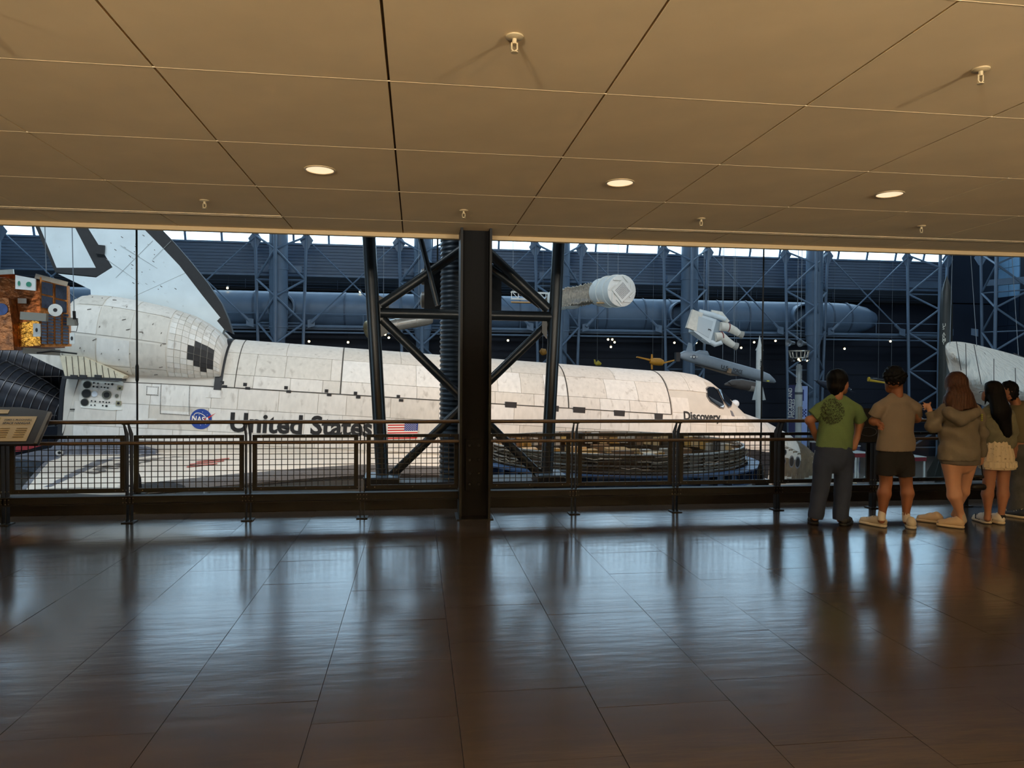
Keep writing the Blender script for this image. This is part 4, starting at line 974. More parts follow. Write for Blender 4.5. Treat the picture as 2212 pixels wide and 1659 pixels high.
for k, x0 in enumerate((90, 104, 120, 136)):
    d = (x0-86)/60*.5
    for q in range(10):
        y0 = 678+q*6.6; MB().prism([P(x0, y0, d-.07), P(x0+11, y0+1, d+.02), P(x0+11, y0+6, d+.02), P(x0, y0+5, d-.07)], (0, .03, 0)).build('solar_cell', m_cell, t)
b = MB(); b.prism([P(33, 594, -.05), P(76, 602, -.05), P(76, 628, -.05), P(33, 624, -.05)], (0, .05, 0)); b.build('white_plate', m_white, t)
mg = M('dot_green', (40, 130, 100), .5)
for x, y, sx in ((41, 612, .5), (62, 614, 1)):
    c_ = P(x, y, -.06); b = MB(); b._add([c_+Vector((math.cos(a)*.065*sx, 0, math.sin(a)*.065)) for a in np.linspace(0, 2*math.pi, 17)[:-1]], [tuple(range(16))]); b.build('green_marker', mg, t)
for x, y, w, h in ((80, 713, 13, 26), (156, 731, 9, 22), (4, 729, 11, 14)):
    c_ = P(x, y, -.1); MB().box(c_, (w*.0129, .04, h*.0129)).build('target_plate', m_white, t)
    b = MB(); b._add([c_+Vector((math.cos(a)*.03, -.025, math.sin(a)*.055)) for a in np.linspace(0, 2*math.pi, 13)[:-1]], [tuple(range(12))]); b.build('target_dot', m_bt, t)
MB().lathe([(0, 0), (.16, 0), (.16, .03), (0, .03)], 24, P(120, 670, -.05), (.2, -1, 0)).build('antenna_disc', m_white, t, True)
MB().lathe([(0, .032), (.05, .032)], 12, P(120, 670, -.05), (.2, -1, 0)).build('disc_hub', m_bt, t)
MB().bar(P(46, 682, -.2), P(102, 686, -.2), .12, .2).build('grapple_bracket', M('bracket_grey', (120, 112, 98), .4, .3), t)
MB().bar(P(148, 695, .4), P(165, 695, .4), .2, .2).build('trunnion', M('bracket_grey', (120, 112, 98), .4, .3), t)
MB().bar(P(50, 757, 0), P(130, 762, .2), .08, .15).build('base_rail', M('rail_grey', (92, 90, 84), .4, .3), t)
MB().tube([P(80, 762, -.05), P(112, 758, -.05), P(166, 764, -.05)], .025, 6).build('probe_arm', m_black, t)
MB().bar(P(-60, 596, .1), P(30, 590, .1), .05, .2).build('top_rail', m_silver, t); MB().bar(P(76, 596, .0), P(146, 614, .3), .06, .12).build('top_rail', m_silver, t)
c_ = P(3, 668, -.32); b = MB(); b._add([c_+Vector((math.cos(a)*.15, 0, math.sin(a)*.15)) for a in np.linspace(0, 2*math.pi, 25)[:-1]], [tuple(range(24))]); b.build('round_patch', M('patch_blue', (40, 60, 110), .5, var=.4, scale=9), t)
MB().box(P(48, 650, -.02), (.2, .03, .13)).build('name_plate', M('plate_grey', (120, 110, 100), .5), t)
for x, y in ((100, 590), (160, 676)):
    p = P(x, y, .3); q = at(x-9, 300, YS+.3); q = p+(q-p)*((roof_z(YS+.3)-p.z)/(q.z-p.z)); MB().tube([p, q], .011, 5).build('hanging_wire', m_wire2, t)
MB().tube([P(160, 672, .3), P(161, 690, .3)], .04, 8).build('shackle', m_black, t)
MB().tube([P(160, 676, .25), P(169, 700, .25), P(165, 716, .25), P(152, 716, .25)], .008, 5).build('loose_cable', m_black, t)

# canister with folding mast
YC = 38.0
t = thing('mast_canister', 'white round mast canister with folded lattice mast, hung on wires', 'space hardware', at(1300, 640, YC))
a0 = at(1343, 628, YC-2.2); a1 = at(1298, 632, YC); ax = (a0-a1).normalized()
MB().lathe([(0, .02), (.78, .02), (.82, 0), (.82, -.5), (.86, -.5), (.86, -.62), (.80, -.62), (.80, -1.3), (.85, -1.3), (.85, -1.42), (.78, -1.42), (.76, -2.2), (0, -2.2)], 28, a0, ax).build('canister', m_white, t, True)
X_, Y_, Z_ = frame(ax)
b = MB(); b.box(a0+ax*.06, (.85, .85, .06), ((X_+Y_).normalized(), (X_-Y_).normalized(), ax)); b.build('end_plate', m_white, t)
b = MB()
for i in range(9):
    for j in range(9): b.box(a0+ax*.094+(X_+Y_).normalized()*(i-4)*.07+(X_-Y_).normalized()*(j-4)*.07, (.04, .04, .01), ((X_+Y_).normalized(), (X_-Y_).normalized(), ax))
o = b.build('plate_holes', m_gt, t); o['kind'] = 'stuff'
for k in range(8):
    q = k*math.pi/4; u_ = X_*math.cos(q)+Y_*math.sin(q); v_ = X_*math.cos(q+.6)+Y_*math.sin(q+.6); MB().bar(a0+ax*.05+u_*.76, a0+ax*.05+v_*.55, .05, .05).build('end_rib', m_white, t)
e1 = at(1222, 645, YC+1.5); e0 = at(1290, 632, YC)
b = MB(); rm = random.Random(4); D = e1-e0; Xm, Ym, Zm = frame(D)
for k in range(26):
    c_ = e0+D*(k/25.); cr = [c_+(Xm*sx+Ym*sy)*.45 for sx, sy in ((-1, -1), (1, -1), (1, 1), (-1, 1))]
    for q in range(4):
        b.bar(cr[q], cr[(q+1) % 4], .035, .035)
        if k < 25:
            n_ = [e0+D*((k+1)/25.)+(Xm*sx+Ym*sy)*.45 for sx, sy in ((-1, -1), (1, -1), (1, 1), (-1, 1))]
            b.bar(cr[q], n_[(q+1) % 4], .02, .02); b.ball(cr[q]+Vector((0, 0, rm.uniform(-.05, .05))), .05, 6)
o = b.build('folded_mast', M('mast_metal', (186, 174, 158), .35, .4, var=.3, scale=8), t); o['kind'] = 'stuff'
MB().lathe([(0, 0), (.55, 0), (.6, .2), (.6, .8), (.5, .95), (0, .95)], 20, e1+D.normalized()*.0, D.normalized()).build('mast_base', m_white, t, True)
MB().ball(at(1232, 662, YC+1.6), .42, 14, (1.3, 1, .35)).build('antenna_dish', m_white, t, True)
q0 = at(1105, 640, YC+3); q1 = at(1225, 645, YC+1.6); b = MB()
for off_ in (Vector((0, 0, .28)), Vector((0, .4, .28)), Vector((0, 0, -.12)), Vector((0, .4, -.12))): b.bar(q0+off_, q1+off_, .05, .05)
for k in range(9):
    c_ = q0.lerp(q1, k/8); b.bar(c_+Vector((0, 0, .28)), c_+Vector((0, 0, -.12)), .04, .04)
    if k < 8: d_ = q0.lerp(q1, (k+1)/8); b.bar(c_+Vector((0, 0, .28)), d_+Vector((0, 0, -.12)), .03, .03)
b.build('support_truss', m_white, t)
MB().bar(at(1105, 653, YC+2.8), at(1160, 654, YC+2.4), .5, .06).build('support_board', M('board_orange', (190, 150, 100), .6), t)
MB().bar(at(1290, 655, YC-1), at(1356, 656, YC-1.6), .6, .06).build('support_board', M('board_orange', (190, 150, 100), .6), t)
for x in (1313, 1335, 1290, 1108): hang(t, at(x, 606 if x > 1280 else 634, YC-.8))

# silver tube telescope
YT = 42.0; a0 = at(793, 712, YT-1.2); a1 = at(930, 689, YT+.6); d = (a0-a1).normalized(); L_ = (a0-a1).length
t = thing('silver_probe', 'polished silver tube probe with ringed end hanging behind the truss column', 'space hardware', a1)
MB().lathe([(0, 0), (.30, 0), (.34, .3), (.34, L_-.5), (0, L_-.5)], 24, a1, d).build('tube', m_silver, t, True)
MB().lathe([(.36, L_-.55), (.48, L_-.5), (.48, L_), (.40, L_+.05), (.1, L_+.05), (0, L_)], 24, a1, d).build('end_ring', M('ring_brass', (170, 150, 110), .35, .6), t, True)
for h in (1.0, 2.2): MB().lathe([(.34, h), (.36, h), (.36, h+.1), (.34, h+.1)], 24, a1, d).build('band', m_silver, t)
for h in (.8, L_-1): hang(t, a1+d*h+Vector((0, 0, .3)))

# astronaut in a flying backpack unit
YA = 36.0
K = lambda x, y, d=0: at(x, y, YA+d)
t = thing('astronaut_manikin', 'white suited astronaut manikin strapped in a box backpack, hung face down', 'astronaut', K(1545, 710))
axu = (K(1512, 690)-K(1560, 715)).normalized(); axr = Vector((0, -1, 0)); axv = axu.cross(axr).normalized()
m_suit = M('suit_white', (214, 208, 196), .7, var=.08, scale=6, bump=.3, bscale=14); m_pack = M('pack_white', (204, 212, 216), .5, var=.04)
pk = MB().prism([K(1502, 676), K(1548, 690), K(1534, 742), K(1499, 716)], (0, .75, 0)).build('backpack', m_pack, t)
MB().prism([K(1509, 683, -.03), K(1541, 694, -.03), K(1531, 730, -.03), K(1505, 714, -.03)], (0, .04, 0)).build('backpack_lid', M('pack_lid', (186, 194, 198), .5), pk)
MB().prism([K(1548, 690), K(1558, 697, .1), K(1546, 744, .1), K(1534, 742)], (0, .65, 0)).build('backpack_side', M('pack_grey', (150, 162, 170), .5), pk)
lettering('lettering', '3', .24, K(1536, 716, -.04), (K(1536, 711, 0)-K(1536, 716, 0)), (K(1531, 715, 0)-K(1537, 717, 0)), m_bt, pk, .006)
MB().ball(K(1500, 694, .35), .3, 16, (1, 1, 1)).build('helmet', m_suit, t, True)
MB().bar(K(1493, 712, .1), K(1506, 673, .1), .25, .6).build('shoulder_yoke', m_suit, t)
MB().tube([K(1510, 674, .2), K(1540, 681, .1), K(1568, 690, -.1)], [.16, .15, .12], 10).build('control_arm', m_pack, t, True)
MB().tube([K(1518, 728, .2), K(1545, 744, .1), K(1560, 739, -.1)], [.16, .15, .13], 10).build('control_arm', m_pack, t, True)
MB().tube([K(1535, 676, .3), K(1556, 680, .2), K(1572, 697, .05)], [.17, .19, .13], 12).build('suit_arm', m_suit, t, True)
for a in (((1556, 705), (1572, 707), (1588, 715), (1596, 721)), ((1545, 728), (1558, 726), (1572, 738), (1584, 746))):
    MB().tube([K(*q) for q in a], [.24, .23, .20, .17], 14).build('suit_leg', m_suit, t, True)
    e = K(*a[-1]); MB().tube([e, e+(K(a[-1][0]+8, a[-1][1]+3)-K(*a[-1]))*1.0], [.17, .21], 12).build('boot', M('boot_grey', (150, 146, 138), .6), t, True)
    q = (K(*a[1])-K(*a[0])).normalized(); c_ = K(*a[1]); MB().tube([c_, c_+q*.05], .245, 14).build('red_band', M('suit_red', (120, 50, 44), .6), t, True)
for x, y in ((1520, 676), (1530, 676), (1560, 690), (1584, 712)): hang(t, K(x, y, .3))
for x, y in ((1561, 742), (1586, 748)): pass

# winged cruise missile
YM = 38.0; K = lambda x, y, d=0: at(x, y, YM+d)
t = thing('cruise_missile', 'grey air force cruise missile with upright fin and star roundel, hung on rods', 'missile', K(1570, 790))
m_mis = M('missile_grey', (142, 152, 162), .45, var=.05)
cl_ = [(1468, 768), (1478, 768), (1495, 771), (1520, 778), (1560, 790), (1610, 803), (1640, 811), (1660, 817), (1672, 823), (1676, 825)]
hr = [.16, .32, .40, .42, .42, .40, .38, .30, .14, .02]
rg_ = []
for (x, y), h in zip(cl_, hr): c_ = K(x, y); rg_.append([c_+Vector((0, math.cos(a)*h*1.0, math.copysign(abs(math.sin(a))**.7, math.sin(a))*h*.82)) for a in np.linspace(0, 2*math.pi, 17)[:-1]])
MB().loft(rg_).build('fuselage', m_mis, t, True)
b = MB(); b.prism([K(1481, 764), K(1488, 740), K(1495, 742), K(1497, 765)], (0, .08, 0)); b.build('fin', m_mis, t)
MB().tube([K(1500, 764), K(1510, 765), K(1526, 767), K(1532, 769)], [.10, .22, .22, .05], 12).build('air_intake', m_mis, t, True)
MB().prism([K(1520, 792, -.5), K(1600, 812, -.6), K(1580, 812, -.3), K(1500, 788, .1)], (0, .4, .03)).build('folded_wing', M('wing_under', (150, 132, 116), .5), t)
MB().prism([K(1570, 805, -.45), K(1574, 795, -.45), K(1581, 797, -.45), K(1579, 808, -.45)], (0, .05, 0)).build('tan_marking', M('marking_tan', (134, 110, 86), .6), t)
XT = K(1610, 806)-K(1570, 795.5)
lettering('lettering', 'U.S.', .30, K(1557, 796, -.45), XT, (.12, 0, 1), m_bt, t, .006); lettering('lettering', 'FORCE', .30, K(1583, 803, -.45), XT, (.12, 0, 1), m_bt, t, .006, width=.55)
c_ = K(1499, 771, -.43); b = MB(); b._add([c_+Vector((math.cos(a), 0, math.sin(a)))*.11 for a in np.linspace(0, 2*math.pi, 21)[:-1]], [tuple(range(20))]); b.build('roundel', M('roundel_blue', (40, 48, 66), .5), t)
b = MB(); b._add([c_+Vector((math.sin(a), 0, math.cos(a)))*(.10 if q % 2 == 0 else .04)+Vector((0, -.005, 0)) for q, a in enumerate(np.linspace(0, 2*math.pi, 11)[:-1])], [tuple(range(10))]); b.build('roundel_star', m_white, t)
for s in (-1, 1): MB().box(c_+Vector((s*.16, 0, 0)), (.1, .01, .05)).build('roundel_bar', m_white, t)
MB().box(K(1659, 823, -.3), (.14, .04, .06)).build('yellow_mark', M('mark_yellow', (210, 200, 70), .5), t)
MB().box(K(1463, 771), (.22, .3, .5)).build('tail_cone', m_bt, t)
for x, y in ((1561, 783), (1586, 790)): hang(t, K(x, y), r=.016)

# white finned missile standing behind the nose
YW = 42.5; p = at(1640, 806, YW); top = at(1642, 724, YW).z
t = thing('white_missile', 'slender white missile with grey tail fins standing behind the orbiter nose', 'missile', (p.x, p.y, ZF))
zz = lambda y: at(1640, y, YW).z
MB().lathe([(.10, ZF), (.18, zz(935)), (.20, zz(860)), (.19, zz(760)), (.12, zz(745)), (.07, zz(735)), (0, top)], 18, (p.x, p.y, 0)).build('body', m_white, t, True)
for a in range(4):
    c, s = math.cos(a*math.pi/2+.15), math.sin(a*math.pi/2+.15)
    for (r0, r1, z0, z1, z2) in ((.18, .50, 864, 822, 832), (.15, .30, 757, 745, 750)):
        MB().prism([(p.x+c*.05, p.y+s*.05, zz(z1)), (p.x+c*r0*1.3, p.y+s*r0*1.3, zz(z2)), (p.x+c*r1, p.y+s*r1, zz(z0)), (p.x+c*.05, p.y+s*.05, zz(z0))], (-s*.03, c*.03, 0)).build('tail_fin' if r1 > .4 else 'nose_fin', M('fin_grey', (188, 192, 190), .5), t)
lettering('lettering', 'US ARMY', .17, (p.x+.06, p.y-.205, zz(800)), (0, 0, 1), (-1, 0, 0), m_bt, t, .002)
MB().lathe([(0, ZF), (.5, ZF), (.5, ZF+.15), (.2, ZF+.3), (.1, ZF+.3)], 16, (p.x, p.y, 0)).build('stand', m_black, t)

# dark olive rocket
YR = 40.0; p = at(2042, 806, YR); zz = lambda y: at(2042, y, YR).z
t = thing('olive_rocket', 'tall dark olive US Army rocket with pointed nose', 'rocket', (p.x, p.y, ZF))
m_ol = M('olive_paint', (40, 41, 37), .4, var=.08)
MB().lathe([(.36, ZF+.9), (.38, zz(800)), (.36, zz(720)), (.34, zz(660)), (.29, zz(630)), (.17, zz(612)), (0, zz(594))], 24, (p.x, p.y, 0)).build('body', m_ol, t, True)
for a in range(4):
    c, s = math.cos(a*math.pi/2+.4), math.sin(a*math.pi/2+.4); MB().prism([(p.x+c*.3, p.y+s*.3, ZF+2.6), (p.x+c*1.0, p.y+s*1.0, ZF+1.2), (p.x+c*1.0, p.y+s*1.0, ZF+.7), (p.x+c*.3, p.y+s*.3, ZF+.9)], (-s*.04, c*.04, 0)).build('fin', m_ol, t)
MB().lathe([(.0, ZF), (.7, ZF), (.7, ZF+.2), (.36, ZF+.9)], 20, (p.x, p.y, 0)).build('stand', m_black, t)
def onc(q, cx=p.x, cy=p.y, r=.385):
    th = math.atan2(-cy, -cx)-.1+(q.x-cx)/r; return Vector((cx+r*math.cos(th), cy+r*math.sin(th), q.z))
for k, ch in enumerate('US ARMY'):
    if ch != ' ': lettering('lettering', ch, .27, (p.x-.16, p.y-.4, zz(706+6.4*k)), (1, 0, 0), (0, 0, 1), M('rocket_letter', (196, 194, 180), .5), t, .004, fn=onc)

# staged rocket under a ring of lamps
YG = 46.0; p = at(1726, 806, YG); zz = lambda y: at(1726, y, YG).z; k_ = YG/F_PX
t = thing('staged_rocket', 'pale grey staged rocket with slim neck and clear midsection beside a banner', 'rocket', (p.x, p.y, ZF))
MB().lathe([(7*k_, zz(950)), (7*k_, zz(912)), (7.5*k_, zz(876)), (8.5*k_, zz(873)), (8.5*k_, zz(840)), (7.5*k_, zz(836)), (4*k_, zz(824)), (4.5*k_, zz(790)), (4*k_, zz(786))], 20, (p.x, p.y, 0)).build('body', M('rocket_grey', (170, 176, 176), .45, var=.05), t, True)
MB().lathe([(8.7*k_, zz(852)), (8.7*k_, zz(847))], 20, (p.x, p.y, 0)).build('band', M('band_dark', (70, 76, 82), .5), t)
for q in range(3): MB().tube([(p.x+(q-1)*.12, p.y-.22, zz(912)), (p.x+(q-1)*.12, p.y-.22, zz(878))], .04, 6).build('inner_pipe', m_silver, t)
MB().lathe([(6.5*k_, ZF), (6.5*k_, zz(950))], 16, (p.x, p.y, 0)).build('plinth', M('rocket_grey', (170, 176, 176), .45), t)
b = MB()
for q in range(16): b.box((p.x+6.2*k_, p.y, zz(790+q*2.4)), (.05, .05, .04)); b.box((p.x-6.2*k_, p.y, zz(790+q*2.4)), (.05, .05, .04))
b.build('neck_studs', m_white, t)
YL = 45.0; K = lambda x, y, d=0: at(x, y, YL+d)
t = thing('lamp_cluster', 'round hanging lighting truss crowded with stage lamps above the staged rocket', 'light rig', K(1728, 770))
MB().lathe([(.62, -.03), (.68, -.03), (.68, .03), (.62, .03), (.62, -.03)], 24, K(1726, 758)).build('truss_ring', m_silver, t)
MB().lathe([(.50, -.03), (.56, -.03), (.56, .03), (.50, .03), (.50, -.03)], 24, K(1726, 773)).build('truss_ring', m_silver, t)
rq = random.Random(9)
for q in range(14):
    a = q*2*math.pi/14; c_ = K(1726, 758)+Vector((math.cos(a)*.65, math.sin(a)*.65, 0)); d_ = K(1726, 773)+Vector((math.cos(a)*.53, math.sin(a)*.53, 0))
    MB().tube([c_, d_], .02, 5).build('truss_bar', m_silver, t)
    e = d_+Vector((0, 0, -.12)); dr = Vector((rq.uniform(-.6, .6), -.6, rq.uniform(-.9, .1)))
    o = MB().lathe([(0, -.14), (.09, -.12), (.11, .12), (.095, .12), (0, .10)], 12, e, dr).build('stage_lamp', m_black, t, True)
    MB().lathe([(0, .115), (.09, .115)], 12, e, dr).build('lamp_face', m_bulb if q in (2, 5, 9, 12) else M('lamp_glass', (170, 186, 200), .2), t)
for x, y in ((1710, 741), (1735, 742)):
    MB().lathe([(0, -.3), (.1, -.28), (.14, .05), (.24, .35), (.2, .35), (0, .2)], 16, K(x, y), (-.8, -.4, 0)).build('projector', M('projector_grey', (110, 116, 122), .4, .3), t, True)
hang(t, K(1722, 735), r=.02); hang(t, K(1730, 735), r=.02)

# banners
p0 = at(1708, 832, 47.5); p1 = at(1718, 832, 47.5)
t = thing('banner', 'tall navy banner lettered ROCKETS AND MISSILES in white', 'banner', at(1711, 905, 47.5))
a = at(1705, 831, 47.5); c = at(1719, 905, 47.5)
MB().bx(a.x, c.x, 47.5, 47.54, -4.9, a.z).build('cloth', M('banner_navy', (52, 54, 92), .8), t)
lettering('lettering', 'ROCKETS AND', .40, (a.x+.20, 47.49, at(1711, 902, 47.5).z), (0, 0, 1), (-1, 0, 0), m_white, t, .006, width=at(1711, 838, 47.5).z-at(1711, 902, 47.5).z)
lettering('lettering', 'MISSILES', .40, (a.x+.40, 47.49, at(1711, 902, 47.5).z), (0, 0, 1), (-1, 0, 0), m_white, t, .006, width=at(1711, 862, 47.5).z-at(1711, 902, 47.5).z)
MB().tube([(a.x-.05, 47.52, a.z), (c.x+.05, 47.52, a.z)], .03, 6).build('pole', m_black, t); MB().tube([(c.x+.05, 47.52, ZF), (c.x+.05, 47.52, a.z)], .03, 6).build('pole', m_black, t)
t = thing('banner', 'pale blue and white banner with chequered foot behind the staged rocket', 'banner', at(1738, 900, 48))
a = at(1733, 834, 48); c = at(1744, 900, 48)
MB().bx(a.x, c.x, 48, 48.04, -4.9, a.z).build('cloth', M('banner_pale', (150, 170, 220), .8), t)
b = MB()
for i in range(5):
    for j in range(3):
        if (i+j) % 2 == 0: b.box((a.x+.06+j*.11, 47.99, at(1738, 884, 48).z-.05-i*.11), (.11, .01, .11))
b.build('chequer_print', M('banner_dark', (40, 50, 110), .8), t)
MB().bx(a.x, a.x+.12, 47.98, 48, at(1738, 866, 48).z, a.z-.25).build('cloth_stripe', M('banner_dark', (40, 50, 110), .8), t)
MB().tube([(c.x+.03, 48.02, ZF), (c.x+.03, 48.02, a.z)], .03, 6).build('pole', m_black, t)

# small aircraft hung deep in the hall
def craft(name, label, cat, K, parts, wires):
    t = thing(name, label, cat, K(*wires[0]))
    for nm, kind, data, mat in parts:
        b = MB()
        if kind == 'tube': b.tube([K(*q[:2], q[2] if len(q) > 2 else 0) for q in data[0]], data[1], 12)
        else: b.prism([K(*q[:2], q[2] if len(q) > 2 else 0) for q in data[0]], data[1])
        b.build(nm, mat, t, kind == 'tube')
    for w in wires: hang(t, K(*w), r=.008)
m_or = M('target_orange', (206, 140, 40), .5, var=.1)
K50 = lambda x, y, d=0: at(x, y, 50+d)
craft('target_drone', 'orange target drone with crossed fins hung behind the orbiter', 'drone', K50, [
    ('fuselage', 'tube', ([(1404, 780), (1412, 781), (1425, 782), (1432, 784)], [.16, .26, .28, .2]), m_or),
    ('wing', 'prism', ([(1376, 772), (1378, 770), (1412, 777), (1410, 781)], (0, .3, 0)), m_or), ('wing', 'prism', ([(1432, 783, 1), (1466, 775, 1), (1466, 777, 1), (1432, 786, 1)], (0, .3, 0)), m_or),
    ('fin', 'prism', ([(1406, 779), (1407, 765), (1410, 765), (1411, 779)], (0, .05, 0)), m_or), ('fin', 'prism', ([(1406, 783), (1407, 798), (1410, 798), (1410, 783)], (0, .05, 0)), m_or)], [(1410, 766), (1430, 780)])
K51 = lambda x, y, d=0: at(x, y, 51+d)
craft('yellow_glider', 'yellow winged test vehicle peeping over the orbiter payload doors', 'aircraft', K51, [
    ('fuselage', 'tube', ([(1286, 787), (1292, 784), (1298, 787)], [.1, .2, .1]), M('glider_yellow', (170, 150, 40), .5)),
    ('fin', 'prism', ([(1284, 786), (1283, 776), (1286, 777), (1288, 786)], (0, .06, 0)), M('glider_yellow', (170, 150, 40), .5))], [(1290, 784)])
craft('orange_capsule', 'small orange capsule hung in the dark beside the truss column', 'capsule', K51, [
    ('shell', 'tube', ([(1166, 762), (1170, 760), (1176, 761), (1180, 764)], [.1, .26, .26, .12]), M('capsule_orange', (140, 98, 30), .6)),
    ('cap', 'tube', ([(1164, 763), (1166, 762)], [.06, .12]), m_bt)], [(1172, 758)])
K46 = lambda x, y, d=0: at(x, y, 46+d)
m_br = M('bomb_brown', (92, 82, 76), .5, var=.1)
craft('brown_bomb', 'dull brown glide bomb with pale tail hung behind the orbiter cockpit', 'missile', K46, [
    ('body', 'tube', ([(1565, 831), (1580, 828), (1600, 830), (1625, 834), (1640, 836)], [.06, .24, .36, .34, .28]), m_br),
    ('tail', 'tube', ([(1618, 834), (1634, 836)], [.35, .32]), M('bomb_pale', (170, 160, 150), .5)),
    ('wing', 'prism', ([(1575, 826, -.3), (1605, 825, -.3), (1612, 829, -.3), (1580, 831, -.3)], (0, .6, 0)), m_br)], [(1590, 826), (1620, 830)])
craft('black_glider', 'black and yellow pod glider hung beside the visitors heads', 'aircraft', K46, [
    ('fuselage', 'tube', ([(1874, 819), (1900, 822), (1930, 828), (1950, 830)], [.1, .12, .2, .12]), M('glider_black', (24, 22, 20), .5)),
    ('yellow_belly', 'tube', ([(1875, 821, -.2), (1900, 825, -.2), (1925, 829, -.2)], [.09, .07, .05]), M('glider_yellow2', (196, 160, 40), .5)),
    ('wheel', 'tube', ([(1876, 818, -.3), (1878, 818, -.3)], [.12, .12]), M('glider_yellow2', (196, 160, 40), .5)),
    ('wing', 'prism', ([(1895, 818), (1896, 816), (1940, 829), (1935, 832)], (0, .5, 0)), M('glider_black', (24, 22, 20), .5))], [(1897, 818), (1925, 826)])
K48 = lambda x, y, d=0: at(x, y, 48+d)
craft('dark_glide_craft', 'dark swept wing craft hung behind the man in green', 'aircraft', K48, [
    ('fuselage', 'tube', ([(1765, 824), (1785, 832), (1835, 842)], [.1, .3, .15]), M('craft_dark', (34, 40, 54), .6)),
    ('wing', 'prism', ([(1762, 822), (1800, 828), (1850, 848), (1800, 842)], (0, .4, .05)), M('craft_dark', (34, 40, 54), .6)),
    ('white_strut', 'tube', ([(1829, 846), (1839, 841)], [.03, .03]), m_white)], [(1768, 822), (1800, 828)])

# paraglider wing
YP = 27.0
t = thing('paraglider_wing', 'large white inflated fabric paraglider wing hung behind the visitors', 'paraglider', at(2140, 800, YP))
b = MB(); ou = [(2046, 745), (2052, 739), (2068, 737), (2095, 741), (2130, 750), (2170, 760), (2212, 772), (2260, 790)]; lo = [(2046, 758), (2047, 775), (2056, 815), (2080, 850), (2110, 872), (2150, 885), (2212, 905), (2260, 925)]
n, kk = len(ou), 18; vs = []; rp = random.Random(2)
for i in range(n):
    for j in range(kk):
        v = j/(kk-1); x = ou[i][0]+(lo[i][0]-ou[i][0])*v; y = ou[i][1]+(lo[i][1]-ou[i][1])*v
        dep = -1.8*math.sin(math.pi*v)*min(1, i/2.5+.1)+.5*math.sin(v*9+i*1.1)*v+.3*math.sin(i*2.6+v*14)+i*.15
        vs.append(at(x, y, YP+dep))
fs = [(i*kk+j, (i+1)*kk+j, (i+1)*kk+j+1, i*kk+j+1) for i in range(n-1) for j in range(kk-1)]
b._add(vs, fs)
b._add([v+Vector((0, .10, .01)) for v in vs], fs)
m_par = M('wing_fabric', (214, 208, 196), .8, var=.05, scale=2, bump=1.0, bscale=2.5, stretch=(2, 2, .6), bdist=.18)
sail = b.build('fabric', m_par, t, True)
sm = sail.modifiers.new('soft', 'SUBSURF'); sm.levels = 1; sm.render_levels = 1
for x0, y0, x1, y1 in ((2066, 738, 2076, 800), (2086, 742, 2088, 822), (2104, 745, 2120, 830), (2147, 775, 2147, 860), (2193, 795, 2197, 900), (2190, 763, 2212, 772)):
    MB().tube([at(x0, y0, YP-1.95), at((x0+x1)/2, (y0+y1)/2, YP-2.25), at(x1, y1, YP-1.9)], .014, 5).build('seam_line', M('seam_dark', (70, 66, 62), .7), t)
for x, y in ((2052, 742), (2110, 748), (2200, 770)): p_ = at(x, y, YP); q_ = at(x+(12 if x < 2100 else -30), 300, YP); q_ = p_+(q_-p_)*((roof_z(YP)-p_.z)/(q_.z-p_.z)); MB().tube([p_, q_], .012, 5).build('hanging_wire', m_wire2, t)

# low things on the hangar floor behind the visitors
for x, yt, yb, w, lab in ((1862, 975, 1046, 40, 'red edged white table with glass case, beside the rockets'), (1982, 984, 1040, 40, 'red edged white table standing on the open concrete floor')):
    g = atz(x, yb-4, ZF); Yg = g.y; k = Yg/F_PX; hgt = (yb-yt-12)*k
    t = thing('exhibit_table', lab, 'table', g)
    for dx in (-1, 1):
        for dy in (0, 1): MB().tube([(g.x+dx*w*.42*k, g.y+dy*1.2, ZF), (g.x+dx*w*.42*k, g.y+dy*1.2, ZF+hgt)], .07, 8).build('leg', m_white, t)
    MB().bx(g.x-w*.5*k, g.x+w*.5*k, g.y-.1, g.y+1.4, ZF+hgt, ZF+hgt+9*k).build('red_edge', M('table_red', (130, 34, 44), .5), t)
    MB().bx(g.x-w*.5*k, g.x+w*.5*k, g.y-.1, g.y+1.4, ZF+hgt+9*k, ZF+hgt+10.5*k).build('table_top', m_white, t)
labs = ['dark blue exhibit plinth with pale panel beside the tables', 'white display case with brown artefacts near the rockets', 'low grey exhibit base with metal parts on the floor', 'navy partition with white top rail behind the rockets', 'grey equipment rack with white shelves on the hangar floor', 'tall white display case with gold artefact']
for q, (x, y, w, h, dk) in enumerate(((1846, 1022, 26, 62, (50, 58, 96)), (1842, 1058, 20, 22, (190, 180, 160)), (1905, 1054, 40, 20, (120, 122, 124)), (1775, 1010, 50, 58, (34, 40, 64)), (1735, 1020, 30, 90, (96, 104, 116)), (1792, 1045, 20, 70, (200, 196, 190)))):
    g = atz(x, y, ZF); k = g.y/F_PX; t = thing('display_case', labs[q], 'display case', g)
    MB().bx(g.x-w*k/2, g.x+w*k/2, g.y, g.y+1.0, ZF, ZF+h*k).build('case', M('case_%d' % q, dk, .5, var=.2, scale=3), t)
    MB().bx(g.x-w*k/2-.03, g.x+w*k/2+.03, g.y-.03, g.y+1.03, ZF+h*k, ZF+h*k+.08).build('cap', m_white, t)
    for r_ in range(3): MB().box((g.x+(r_-1)*w*k*.28, g.y-.05, ZF+h*k*.55), (w*k*.18, .12, h*k*rg.uniform(.2, .5))).build('artefact', rg.choice(mm+[m_silver, m_white]), t)
